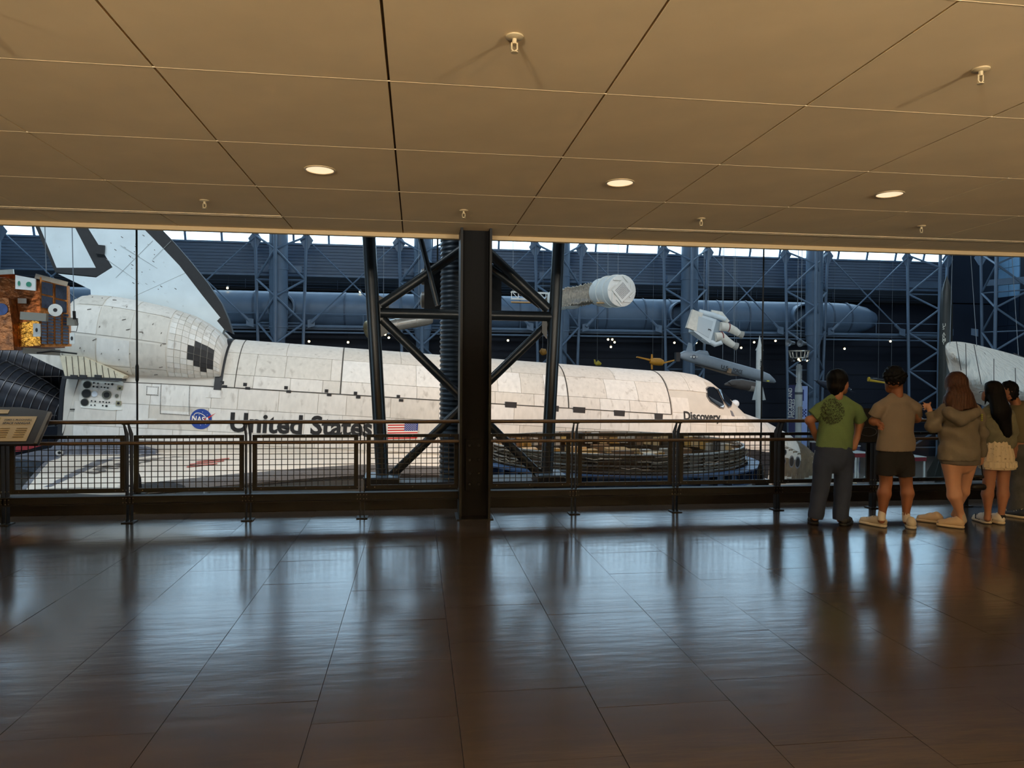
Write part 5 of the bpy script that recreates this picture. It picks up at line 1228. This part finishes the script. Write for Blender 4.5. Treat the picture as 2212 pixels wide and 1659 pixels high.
# ---------------------------------------------------------------- people (one continuous body each; clothes, hair, shoes as parts)
def surface_net(f, lo, hi, h):
    lo = np.array(lo); n = np.ceil((np.array(hi)-lo)/h).astype(int)+1
    ax = [lo[i]+h*np.arange(n[i]) for i in range(3)]
    G = np.stack(np.meshgrid(*ax, indexing='ij'), -1); V = f(G.reshape(-1, 3)).reshape(n).astype(np.float32)
    s = V < 0
    C = [(i, j, k) for i in (0, 1) for j in (0, 1) for k in (0, 1)]
    sl = lambda a, o: a[o[0]:a.shape[0]-1+o[0], o[1]:a.shape[1]-1+o[1], o[2]:a.shape[2]-1+o[2]]
    cnt = sum(sl(s, o).astype(np.int8) for o in C); act = (cnt > 0) & (cnt < 8)
    idx = -np.ones(act.shape, int); idx[act] = np.arange(act.sum())
    acc = np.zeros((act.sum(), 3)); num = np.zeros(act.sum())
    for a in C:
        for d in range(3):
            if a[d]: continue
            b = list(a); b[d] = 1
            va = sl(V, a)[act]; vb = sl(V, b)[act]; cr = (va < 0) != (vb < 0); t = va/np.where(cr, va-vb, 1)
            p = np.array(a, float)+np.zeros((len(va), 3)); p[:, d] = t
            acc[cr] += p[cr]; num[cr] += 1
    base = np.argwhere(act); P = lo+(base+acc/np.maximum(num, 1)[:, None])*h
    faces = []
    for d in range(3):
        e1, e2 = [(1, 2), (0, 2), (0, 1)][d]
        A = [slice(None)]*3; B = [slice(None)]*3; A[d] = slice(0, -1); B[d] = slice(1, None)
        for e in (e1, e2): A[e] = slice(1, -1); B[e] = slice(1, -1)
        E = np.argwhere(s[tuple(A)] != s[tuple(B)])
        if len(E) == 0: continue
        E[:, e1] += 1; E[:, e2] += 1
        def cell(o1, o2): q = E.copy(); q[:, e1] += o1; q[:, e2] += o2; return idx[q[:, 0], q[:, 1], q[:, 2]]
        faces.append(np.stack([cell(-1, -1), cell(0, -1), cell(0, 0), cell(-1, 0)], 1))
    return P, np.concatenate(faces)
def smin(a, b, k): h = np.clip(.5+.5*(b-a)/k, 0, 1); return b*(1-h)+a*h-k*h*(1-h)
def cap_(P, a, b, ra, rb, sy=1.0, flat=False):
    a = np.array(a); b = np.array(b); S = np.array([1, 1/sy, 1]); c = (a+b)/2
    Q = (P-c)*S; A_ = (a-c)*S; B_ = (b-c)*S; d = B_-A_; L = (d@d) or 1e-9
    t = ((Q-A_)@d)/L; tc = np.clip(t, 0, 1); D = np.linalg.norm(Q-A_-tc[:, None]*d, axis=1)-(ra+(rb-ra)*tc)
    if flat: D = np.maximum(D, (t-1)*math.sqrt(L))
    return D
def sdf(prims, k=.02, cuts=(), noise=None):
    def f(P):
        D = None
        for q in prims:
            a, b, ra, rb = q[:4]; o = q[4] if len(q) > 4 else {}
            d = cap_(P, a, b, ra, rb, o.get('sy', 1), o.get('flat', False)); D = d if D is None else smin(D, d, o.get('k', k))
        if noise is not None: D = D+noise(P)
        for pt, n in cuts: D = np.maximum(D, (P-np.array(pt))@np.array(n))
        return D
    return f
def solid(name, f, prims, mat, parent, h=.011, pad=.03, smooth=True):
    pts = np.array([list(q[i]) for q in prims for i in (0, 1)]); r = max(max(q[2], q[3]) for q in prims)+pad
    P, Fc = surface_net(f, pts.min(0)-r, pts.max(0)+r, h)
    b = MB(); b.v = [tuple(p) for p in P]; b.f = [tuple(q) for q in Fc]; b.mi = [0]*len(b.f)
    return b.build(name, mat, parent, smooth)
def wrinkle(amp, fx=14, fz=26, seed=0):
    return lambda P: amp*np.sin(P[:, 2]*fz+3*np.sin(P[:, 0]*fx+seed)+P[:, 1]*9)*np.sin(P[:, 0]*fx*.7+seed*2+P[:, 2]*6)
def curls(amp, f=95): return lambda P: amp*np.sin(P[:, 0]*f+2*np.sin(P[:, 2]*f*.6))*np.sin(P[:, 1]*f)*np.sin(P[:, 2]*f+1)
def strands(amp, f=210): return lambda P: amp*np.sin(P[:, 0]*f+4*np.sin(P[:, 2]*7))+amp*.6*np.sin(P[:, 0]*f*.43+P[:, 2]*11)
def shoe(parent, heel, ang, L, mat, sole, h=.065, lace=None, collar=.0):
    x, y = heel; d = Vector((math.sin(ang), math.cos(ang), 0)); H = Vector((x, y, 0))
    pr = [((H+d*.04+Vector((0, 0, .055))), (H+d*(L*.45)+Vector((0, 0, .058))), .044, .046), (H+d*(L*.45)+Vector((0, 0, .05)), H+d*(L-.045)+Vector((0, 0, .035)), .046, .036), (H+d*.045+Vector((0, 0, .06)), H+d*.06+Vector((0, 0, .085+collar)), .042, .04)]
    pr = [tuple([tuple(q[0]), tuple(q[1]), q[2], q[3]]) for q in pr]
    o = solid('shoe', sdf(pr, .02, [((0, 0, .022), (0, 0, -1))]), pr, mat, parent, .009)
    ps = [(tuple(H+d*.045+Vector((0, 0, .02))), tuple(H+d*(L*.5)+Vector((0, 0, .02))), .05, .052), (tuple(H+d*(L*.5)+Vector((0, 0, .02))), tuple(H+d*(L-.048)+Vector((0, 0, .02))), .052, .045)]
    solid('sole', sdf(ps, .01, [((0, 0, .002), (0, 0, -1)), ((0, 0, .03), (0, 0, 1))]), ps, sole, o, .009)
    if lace:
        b = MB(); n = Vector((d.y, -d.x, 0))
        for k in range(4): c = H+d*(L*(.42+.08*k))+Vector((0, 0, .103-.009*k)); b.bar(c-n*.028, c+n*.028, .008, .006)
        b.build('laces', lace, o)
    return o
skin_m = M('skin_tan', (158, 108, 80), .55, var=.06, scale=8); skin_d = M('skin_brown', (136, 86, 58), .55, var=.06, scale=8); skin_l = M('skin_fair', (196, 146, 116), .55, var=.06, scale=8)
hair_k = M('hair_black', (10, 9, 9), .6, spec=.15, var=.2, scale=20, stretch=(6, 6, 1)); hair_r = M('hair_auburn', (70, 42, 28), .55, spec=.25, var=.5, scale=14, stretch=(9, 9, .5))
def J(Y0): return (lambda x, y, d=0: tuple(at(x, y, Y0+d)))
FL = {'flat': True}
def cut_below(z): return ((0, 0, z), (0, 0, -1))
def cut_above(z): return ((0, 0, z), (0, 0, 1))
def person(label, base): return thing('person', label, 'person', (base[0], base[1], 0))

# --- man in a green printed t-shirt
Y0 = 7.13; j = J(Y0); u = Y0/F_PX
root = person('man in a green T-shirt with dark round print and blue jeans, hands in pockets', (4.35, Y0))
TS = {'sy': .62}
body = [(j(1811, 818), j(1814, 832, .02), 20*u, 19*u), (j(1816, 834, .05), j(1820, 843, .06), 14*u, 11*u), (j(1810, 842), j(1809, 858), 11*u, 12*u), (j(1806, 898), j(1803, 950), 34*u, 34*u, TS),
        (j(1802, 955), j(1801, 980), 38*u, 39*u, TS), (j(1775, 892), j(1748, 909, .02), 8*u, 9.5*u), (j(1748, 907, .02), j(1758, 932, .08), 9.5*u, 7*u), (j(1758, 932, .08), j(1766, 948, .12), 7*u, 8*u),
        (j(1845, 892), j(1857, 915, .02), 8*u, 9.5*u), (j(1857, 915, .02), j(1851, 945, .05), 9.5*u, 7*u), (j(1851, 945, .05), j(1843, 966, .05), 7*u, 9*u),
        (j(1782, 985), j(1772, 1050), 21*u, 14*u), (j(1772, 1050), j(1761, 1118), 14*u, 8*u), (j(1820, 985), j(1820, 1050), 21*u, 14*u), (j(1820, 1050), j(1815, 1122), 14*u, 8*u)]
bo = solid('body', sdf(body, .018), body, skin_m, root)
m_gs = M('shirt_green', (90, 112, 66), .85, var=.08, scale=5, bump=.15, bscale=60)
sh = [(j(1807, 902), j(1802, 962), 41*u, 43*u, {'sy': .64}), (j(1784, 880), j(1838, 882), 12*u, 12*u), (j(1797, 859), j(1770, 881), 8*u, 11*u), (j(1822, 860), j(1850, 883), 8*u, 11*u), (j(1796, 867), j(1824, 868), 11*u, 11*u), (j(1771, 884), j(1755, 898, .02), 14*u, 16*u, FL), (j(1849, 886), j(1858, 908, .02), 14*u, 17*u, FL)]
so = solid('t_shirt', sdf(sh, .03, [cut_below(at(1800, 969, Y0).z)], wrinkle(.006)), sh, m_gs, root)
pa = [(j(1801, 968), j(1801, 985), 42*u, 41*u, {'sy': .66}), (j(1780, 990), j(1773, 1050), 23*u, 19*u), (j(1773, 1050), j(1761, 1120), 19*u, 17*u, FL), (j(1823, 990), j(1821, 1050), 23*u, 19*u), (j(1821, 1050), j(1815, 1123), 19*u, 17*u, FL)]
solid('jeans', sdf(pa, .02, [cut_above(at(1800, 962, Y0).z)], wrinkle(.004, 20, 34, 2)), pa, M('jeans_blue', (34, 44, 66), .85, var=.15, scale=7, bump=.1, bscale=80), root)
ha = [(j(1808, 819), j(1806, 832), 24*u, 20*u), (j(1812, 812, .02), j(1818, 815, .04), 17*u, 14*u), (j(1803, 838), j(1805, 846), 15*u, 12*u)]
solid('hair', sdf(ha, .012, [(j(1829, 836), (.95, .2, -.25))], strands(.002)), ha, hair_k, root, .009)
MB().ball(j(1827, 833, .01), .024, 10, (.4, .8, 1.2)).build('ear', skin_m, root, True)
for hx, hy in ((4.215, 7.15), (4.475, 7.06)): shoe(root, (hx, hy), .85 if hx > 4.3 else .42, .29, M('shoe_black', (22, 18, 17), .6), M('sole_black', (16, 14, 13), .6))
# dark printed emblem on the shirt back
BVs = BVHTree.FromPolygons([Vector(v.co) for v in so.data.vertices], [tuple(p.vertices) for p in so.data.polygons])
rp = random.Random(8); b = MB(); cx, cy = 1798, 888
def shirt_pt(x, y):
    dr = ray(x, y).normalized(); h_ = BVs.ray_cast(CAM, dr); return (h_[0]-dr*.003) if h_[0] is not None else None
for k in range(1000):
    a = rp.uniform(0, 2*math.pi); r = math.sqrt(rp.random()); x = cx+26*r*math.cos(a); y = cy+28*r*math.sin(a)
    if rp.random() < (.25 if r < .35 and y > cy else 0): continue
    th = rp.uniform(0, math.pi); l = rp.uniform(1.0, 3.2); p = shirt_pt(x, y); q = shirt_pt(x+l*math.cos(th), y+l*math.sin(th))
    if p and q: b.bar(p, q, rp.uniform(.002, .006), .0015)
o = b.build('shirt_print', M('print_dark', (42, 44, 26), .8), root); o['kind'] = 'stuff'

# --- man in a taupe t-shirt, arms folded
Y0 = 6.95; j = J(Y0); u = Y0/F_PX
root = person('man in taupe T-shirt and black shorts with curly dark hair, arms folded', (4.98, Y0))
body = [(j(1932, 810), j(1932, 822), 19*u, 19*u), (j(1924, 830, .05), j(1922, 840, .07), 13*u, 10*u), (j(1938, 830), j(1939, 853), 11.5*u, 12*u), (j(1938, 900), j(1933, 950), 33*u, 33*u, TS), (j(1932, 955), j(1932, 985), 37*u, 38*u, TS),
        (j(1902, 890), j(1887, 910, .03), 8*u, 10*u), (j(1887, 910, .03), j(1916, 916, .16), 10*u, 7*u), (j(1975, 890), j(1981, 905, .08), 8*u, 9*u), (j(1981, 905, .08), j(1940, 914, .2), 9*u, 7*u), (j(1940, 914, .2), j(1903, 912, .14), 7*u, 6*u),
        (j(1912, 990), j(1914, 1042), 20*u, 13.5*u), (j(1914, 1042), j(1910, 1066, -.01), 13*u, 15*u), (j(1910, 1066, -.01), j(1906, 1108), 15*u, 7.5*u), (j(1906, 1108), j(1904, 1124), 7.5*u, 8*u),
        (j(1953, 990), j(1957, 1042), 20*u, 13.5*u), (j(1957, 1042), j(1960, 1066, -.01), 13*u, 14.5*u), (j(1960, 1066, -.01), j(1957, 1110), 14.5*u, 7.5*u), (j(1957, 1110), j(1958, 1126), 7.5*u, 8*u)]
hand = [(j(1897, 912, .02), j(1900, 918, -.01), 4.5*u, 5.5*u)]
for k, (yy, l) in enumerate(((912, 9), (917, 13), (921.5, 13), (926, 9))):
    hand += [(j(1898, yy, -.005), j(1898+l*.55, yy+1, -.035), 2.5*u, 2.4*u, {'k': .004}), (j(1898+l*.55, yy+1, -.035), j(1898+l, yy+2.5, -.045), 2.4*u, 2.0*u, {'k': .004})]
hand += [(j(1899, 910, 0), j(1903, 903, -.02), 2.6*u, 2.2*u, {'k': .004})]
solid('body', sdf(body+hand, .018), body+hand, skin_d, root, .0095)
m_ts = M('shirt_taupe', (118, 105, 90), .85, var=.06, scale=5, bump=.12, bscale=60)
sh = [(j(1938, 902), j(1932, 966), 42*u, 42*u, {'sy': .64}), (j(1908, 879), j(1969, 879), 12*u, 12*u), (j(1926, 857), j(1897, 880), 8*u, 11*u), (j(1952, 857), j(1980, 880), 8*u, 11*u), (j(1925, 866), j(1953, 866), 12*u, 12*u), (j(1898, 883), j(1889, 899, .03), 14*u, 15*u, FL), (j(1978, 883), j(1980, 897, .07), 13*u, 13*u, FL), (j(1940, 960), j(1932, 974), 41*u, 43*u, {'sy': .66})]
solid('t_shirt', sdf(sh, .03, [cut_below(at(1930, 974, Y0).z)], wrinkle(.005, 12, 20, 4)), sh, m_ts, root)
pa = [(j(1932, 975), j(1932, 988), 40*u, 41*u, {'sy': .66}), (j(1913, 990), j(1912, 1026), 22*u, 22*u, FL), (j(1953, 990), j(1955, 1028), 22*u, 22*u, FL)]
solid('shorts', sdf(pa, .02, [cut_above(at(1930, 968, Y0).z)], wrinkle(.003, 16, 28, 6)), pa, M('shorts_black', (18, 16, 16), .9), root)
ha = [(j(1932, 810), j(1932, 818), 22.5*u, 21.5*u), (j(1915, 812), j(1917, 818), 9*u, 8*u), (j(1951, 812), j(1948, 822), 9*u, 9*u), (j(1930, 799), j(1936, 801), 10*u, 10*u), (j(1938, 824), j(1938, 830), 13*u, 12*u)]
solid('hair', sdf(ha, .012, [], curls(.010)), ha, hair_k, root, .008)
MB().tube([j(1914, 832, .07), j(1918, 830, .05), j(1922, 829, .0)], .003, 5).build('glasses', m_black, root)
sk = M('sock_white', (206, 196, 182), .9)
for a, c in (((1906, 1104), (1904, 1120)), ((1957, 1107), (1958, 1123))):
    s_ = [(j(*a), j(*c), 8.6*u, 9*u)]; solid('sock', sdf(s_, cuts=[cut_above(at(a[0], a[1]-2, Y0).z)]), s_, sk, root)
for (hx, hy, an) in ((4.905, 6.95, -.45), (5.115, 6.84, .55)): shoe(root, (hx, hy), an, .30, M('shoe_cream', (190, 176, 152), .6, var=.1), M('sole_cream', (206, 194, 172), .6), lace=M('lace_grey', (150, 140, 126), .8))

# --- woman with long auburn hair in a hooded top
Y0 = 6.85; j = J(Y0); u = Y0/F_PX
root = person('woman with long auburn hair in brown hooded top and shorts, hand raised', (5.62, Y0))
body = [(j(2066, 824), j(2066, 836), 19*u, 18*u), (j(2060, 842, .06), j(2058, 850, .07), 12*u, 9*u), (j(2070, 845), j(2072, 872), 10*u, 12*u), (j(2072, 890), j(2072, 940), 36*u, 36*u, TS), (j(2072, 945), j(2074, 985), 40*u, 44*u, {'sy': .66}),
        (j(2037, 892), j(2014, 922, .04), 9*u, 6.5*u), (j(2014, 922, .04), j(2009, 888, .10), 6.5*u, 5.5*u), (j(2108, 892), j(2119, 935, .02), 9*u, 6.5*u), (j(2119, 935, .02), j(2120, 984, .06), 6.5*u, 5.5*u), (j(2120, 984, .06), j(2118, 1000, .08), 7*u, 6*u),
        (j(2055, 992), j(2059, 1044), 24*u, 15.5*u), (j(2059, 1044), j(2062, 1070, -.01), 15*u, 16*u), (j(2062, 1070, -.01), j(2074, 1108), 16*u, 8*u), (j(2074, 1108), j(2078, 1124), 8*u, 9*u),
        (j(2090, 992, .04), j(2084, 1040, .10), 23*u, 14*u), (j(2084, 1040, .10), j(2081, 1062, .12), 13*u, 13.5*u), (j(2081, 1062, .12), j(2068, 1098, .22), 13*u, 7*u), (j(2068, 1098, .22), j(2062, 1112, .26), 7*u, 8*u)]
hand = [(j(2008, 884, .10), j(2004, 876, .12), 5.5*u, 5.5*u)]
for k, (dx, dy) in enumerate(((-9, -5), (-10, -1.5), (-9, 2), (-7, 5))): hand += [(j(2003, 874+k*2.2, .12), j(2003+dx*.6, 874+k*2.2+dy*.5, .13), 2.1*u, 2.0*u, {'k': .004}), (j(2003+dx*.6, 874+k*2.2+dy*.5, .13), j(2003+dx, 874+k*2.2+dy, .12), 2.0*u, 1.7*u, {'k': .004})]
hand += [(j(2007, 876, .11), j(2010, 869, .10), 2.4*u, 2.0*u, {'k': .004})]
solid('body', sdf(body+hand, .018), body+hand, skin_l, root, .0095)
m_hd = M('hoodie_brown', (112, 102, 86), .9, var=.1, scale=6, bump=.15, bscale=50)
sh = [(j(2073, 890), j(2072, 935), 40*u, 44*u, {'sy': .66}), (j(2072, 940), j(2072, 988), 46*u, 50*u, {'sy': .70}), (j(2042, 884), j(2104, 886), 14*u, 14*u), (j(2036, 893), j(2014, 924, .04), 15*u, 13*u), (j(2014, 924, .04), j(2008, 892, .09), 12.5*u, 10*u, FL), (j(2112, 893), j(2121, 938, .02), 15*u, 12*u), (j(2121, 938, .02), j(2121, 986, .06), 12*u, 10*u, FL)]
ho = solid('hooded_top', sdf(sh, .03, [cut_below(at(2070, 993, Y0).z)], wrinkle(.013, 9, 34, 1)), sh, m_hd, root)
hd = [(j(2050, 892, -.10), j(2074, 905, -.14), 15*u, 17*u), (j(2074, 905, -.14), j(2102, 892, -.10), 17*u, 15*u)]
solid('hood', sdf(hd, .02, [], wrinkle(.004, 16, 40, 3)), hd, m_hd, ho)
b = MB()
for k in range(4): b.box(Vector(j(2121, 896+k*4, -.07)), (.02, .006, .012))
b.build('sleeve_patch', M('patch_lime', (150, 160, 40), .6), ho)
pa = [(j(2074, 985), j(2074, 992), 46*u, 46*u, {'sy': .68}), (j(2056, 990), j(2056, 998), 25*u, 25*u, FL), (j(2092, 990, .04), j(2092, 1000, .04), 25*u, 25*u, FL)]
solid('shorts', sdf(pa, .02, [cut_below(at(2074, 1003, Y0).z)]), pa, M('shorts_grey', (92, 84, 74), .9), root)
ha = [(j(2066, 824), j(2066, 832), 24*u, 24*u), (j(2068, 838, -.02), j(2072, 862, -.06), 25*u, 33*u, {'sy': .72}), (j(2072, 862, -.07), j(2080, 890, -.09), 33*u, 37*u, {'sy': .55, 'flat': True}), (j(2045, 860, .02), j(2040, 884, .02), 8*u, 6*u)]
solid('hair', sdf(ha, .02, [], strands(.0035)), ha, hair_r, root, .009)
sk = M('sock_grey', (176, 160, 140), .9); s_ = [(j(2076, 1112), j(2079, 1124), 9*u, 9.5*u)]; solid('sock', sdf(s_), s_, sk, root)
m_sb = M('shoe_beige', (192, 164, 130), .6, var=.08)
for hx, hy, an in ((5.70, 6.82, -.75), (5.66, 7.08, -.8)): shoe(root, (hx, hy), an, .26, m_sb, M('sole_beige', (206, 182, 148), .6), lace=M('lace_beige', (212, 190, 160), .8))

# black handbag hanging from her wrist
p = Vector(at(2113, 1035, 6.95)); t = thing('handbag', 'small black handbag with strap hanging between the two women', 'bag', (p.x, p.y, p.z-.1))
bg_ = [(tuple(at(2104, 1030, 6.95)), tuple(at(2122, 1030, 6.95)), .02, .02), (tuple(at(2103, 1052, 6.95)), tuple(at(2123, 1052, 6.95)), .035, .035)]
solid('pouch', sdf(bg_, .06), bg_, M('bag_black', (14, 13, 14), .5), t)
MB().tube([at(2103, 1030, 6.95), at(2110, 1000, 6.93), at(2119, 992, 6.92), at(2120, 1005, 6.93), at(2123, 1030, 6.95)], .006, 6).build('strap', M('bag_black', (14, 13, 14), .5), t, True)

# --- woman with long black hair, white floral skirt
Y0 = 7.0; j = J(Y0); u = Y0/F_PX
root = person('woman with long black hair, knitted green top and short white floral skirt', (6.19, Y0))
body = [(j(2146, 842), j(2145, 852), 18*u, 17*u), (j(2130, 852, .04), j(2128, 860, .05), 9*u, 8*u), (j(2152, 858), j(2154, 880), 9*u, 11*u), (j(2154, 895), j(2152, 945), 30*u, 27*u, TS), (j(2152, 950), j(2154, 985), 29*u, 34*u, {'sy': .7}),
        (j(2128, 898), j(2124, 930, .04), 10*u, 8*u), (j(2124, 930, .04), j(2122, 955, .14), 8*u, 6*u), (j(2180, 898), j(2188, 935), 10*u, 8*u), (j(2188, 935), j(2188, 965, .05), 8*u, 6*u), (j(2188, 965, .05), j(2186, 978, .08), 6*u, 6.5*u),
        (j(2138, 1000), j(2136, 1046), 17*u, 12.5*u), (j(2136, 1046), j(2133, 1068, -.01), 12.5*u, 13*u), (j(2133, 1068, -.01), j(2134, 1106), 13*u, 6.5*u), (j(2134, 1106), j(2133, 1120), 6.5*u, 8*u),
        (j(2168, 1000), j(2166, 1046), 17*u, 12.5*u), (j(2166, 1046), j(2167, 1068, -.01), 12.5*u, 13*u), (j(2167, 1068, -.01), j(2163, 1108), 13*u, 6.5*u), (j(2163, 1108), j(2163, 1122), 6.5*u, 8*u)]
solid('body', sdf(body, .018), body, skin_m, root, .0105)
m_kn = M('knit_green', (112, 108, 86), .9, var=.15, scale=10, bump=.4, bscale=70)
sh = [(j(2154, 896), j(2152, 944), 33*u, 34*u, {'sy': .66}), (j(2134, 888), j(2176, 890), 11*u, 11*u), (j(2129, 898), j(2125, 932, .04), 13*u, 12*u), (j(2125, 932, .04), j(2123, 950, .13), 12*u, 9*u, FL), (j(2180, 898), j(2188, 934), 13*u, 13*u), (j(2154, 940), j(2166, 952), 32*u, 32*u, {'sy': .7})]
solid('knit_top', sdf(sh, .03, [((at(2125, 960, Y0).x, 0, at(2125, 962, Y0).z), (-.12, 0, -.99))], wrinkle(.006, 18, 24, 5)), sh, m_kn, root)
m_sk = M('skirt_floral', (218, 200, 168), .85, var=.05, scale=6, stain=((120, 92, 60), 42, .60, .8))
pa = [(j(2154, 962), j(2154, 985), 33*u, 38*u, {'sy': .72}), (j(2154, 985), j(2154, 1014), 37*u, 42*u, {'sy': .74, 'flat': True})]
sk1 = solid('skirt', sdf(pa, .015, [cut_below(at(2154, 1013, Y0).z)], lambda P: .006*np.sin(np.arctan2(P[:, 1]-Y0, P[:, 0]-6.22)*16)), pa, m_sk, root)
pa = [(j(2154, 996), j(2154, 1006), 42*u, 42*u, {'sy': .75}), (j(2154, 1000), j(2154, 1010), 43*u, 44*u, {'sy': .75, 'flat': True})]
solid('skirt_ruffle', sdf(pa, .01, [cut_above(at(2154, 995, Y0).z), cut_below(at(2154, 1009, Y0).z)], lambda P: .009*np.sin(np.arctan2(P[:, 1]-Y0, P[:, 0]-6.22)*22)), pa, m_sk, sk1)
ha = [(j(2146, 842), j(2148, 852), 22*u, 22*u), (j(2154, 858, -.05), j(2163, 890, -.09), 20*u, 24*u, {'sy': .6}), (j(2163, 890, -.09), j(2176, 935, -.10), 23*u, 12*u, {'sy': .55}), (j(2134, 855, .02), j(2122, 878, .03), 5*u, 2*u)]
solid('hair', sdf(ha, .02, [(j(2127, 850, .03), (-.8, .6, 0))], strands(.003)), ha, hair_k, root, .009)
MB().tube([j(2115, 849, .08), j(2118, 846, .06), j(2124, 846, .03)], .003, 5).build('glasses', m_black, root)
m_sw = M('shoe_white', (222, 212, 196), .6); bst = M('stripe_black', (24, 24, 28), .6)
for hx, hy, an in ((6.150, 7.0, .1), (6.285, 6.96, -.1)):
    o = shoe(root, (hx, hy), an, .26, m_sw, M('sole_white', (214, 196, 168), .6)); d = Vector((math.sin(an), math.cos(an), 0)); n = Vector((-d.y, d.x, 0))
    for k in range(3):
        for sgn in (-1, 1): c = Vector((hx, hy, 0))+d*(.10+.028*k)+n*(sgn*.046); MB().bar(c+Vector((0, 0, .03)), c+Vector((0, 0, .085))+d*.02-n*(sgn*.012), .012, .006).build('stripe', bst, o)
    MB().box(Vector((hx, hy, .085))+d*.01, (.045, .02, .035), (n, d, Vector((0, 0, 1)))).build('heel_tab', bst, o)

# --- man at the edge in olive shirt
Y0 = 7.38; j = J(Y0); u = Y0/F_PX
root = person('man in olive T-shirt and washed grey jeans behind the dark haired woman', (6.75, Y0))
body = [(j(2178, 842), j(2177, 852), 18*u, 17*u), (j(2170, 856, .04), j(2168, 864, .05), 11*u, 9*u), (j(2188, 858), j(2198, 880), 11*u, 12*u), (j(2206, 900), j(2210, 955), 34*u, 34*u, TS), (j(2210, 960), j(2212, 985), 35*u, 36*u, TS), (j(2182, 905), j(2184, 940, -.02), 11*u, 9*u), (j(2184, 940, -.02), j(2190, 970, -.05), 9*u, 7*u), (j(2190, 970, -.05), j(2188, 985, -.05), 7*u, 8*u),
        (j(2238, 905), j(2240, 945), 11*u, 9*u), (j(2240, 945), j(2232, 975), 9*u, 7*u), (j(2198, 990), j(2196, 1050), 19*u, 13*u), (j(2196, 1050), j(2196, 1108), 13*u, 8*u), (j(2228, 990), j(2228, 1050), 19*u, 13*u), (j(2228, 1050), j(2226, 1108), 13*u, 8*u)]
solid('body', sdf(body, .018), body, skin_m, root, .0115)
sh = [(j(2208, 900), j(2212, 960), 38*u, 39*u, {'sy': .66}), (j(2190, 886), j(2232, 890), 13*u, 13*u), (j(2186, 898), j(2184, 920, -.02), 14*u, 14*u, FL), (j(2238, 900), j(2240, 925), 14*u, 14*u, FL)]
solid('t_shirt', sdf(sh, .03, [cut_below(at(2205, 955, Y0).z)], wrinkle(.005, 12, 20, 7)), sh, M('shirt_olive', (100, 92, 66), .85, var=.08), root)
pa = [(j(2211, 965), j(2211, 985), 37*u, 37*u, {'sy': .66}), (j(2198, 990), j(2196, 1050), 21*u, 19*u), (j(2196, 1050), j(2196, 1106), 19*u, 20*u, FL), (j(2229, 990), j(2228, 1050), 21*u, 19*u), (j(2228, 1050), j(2227, 1106), 19*u, 20*u, FL)]
solid('jeans', sdf(pa, .02, [cut_above(at(2205, 958, Y0).z)], wrinkle(.004, 20, 34, 9)), pa, M('jeans_grey', (72, 72, 70), .85, var=.3, scale=9), root)
ha = [(j(2180, 840), j(2180, 850), 20*u, 19*u), (j(2192, 846), j(2190, 856), 8*u, 7*u)]
solid('hair', sdf(ha, .012, [], curls(.009)), ha, hair_k, root, .009)
for hx, hy, an in ((6.85, 7.16, -.6), (7.02, 7.40, -.2)): shoe(root, (hx, hy), an, .29, M('sneaker_black', (20, 20, 24), .6), M('sneaker_sole', (200, 178, 140), .6), lace=M('lace_cream', (214, 200, 170), .8))
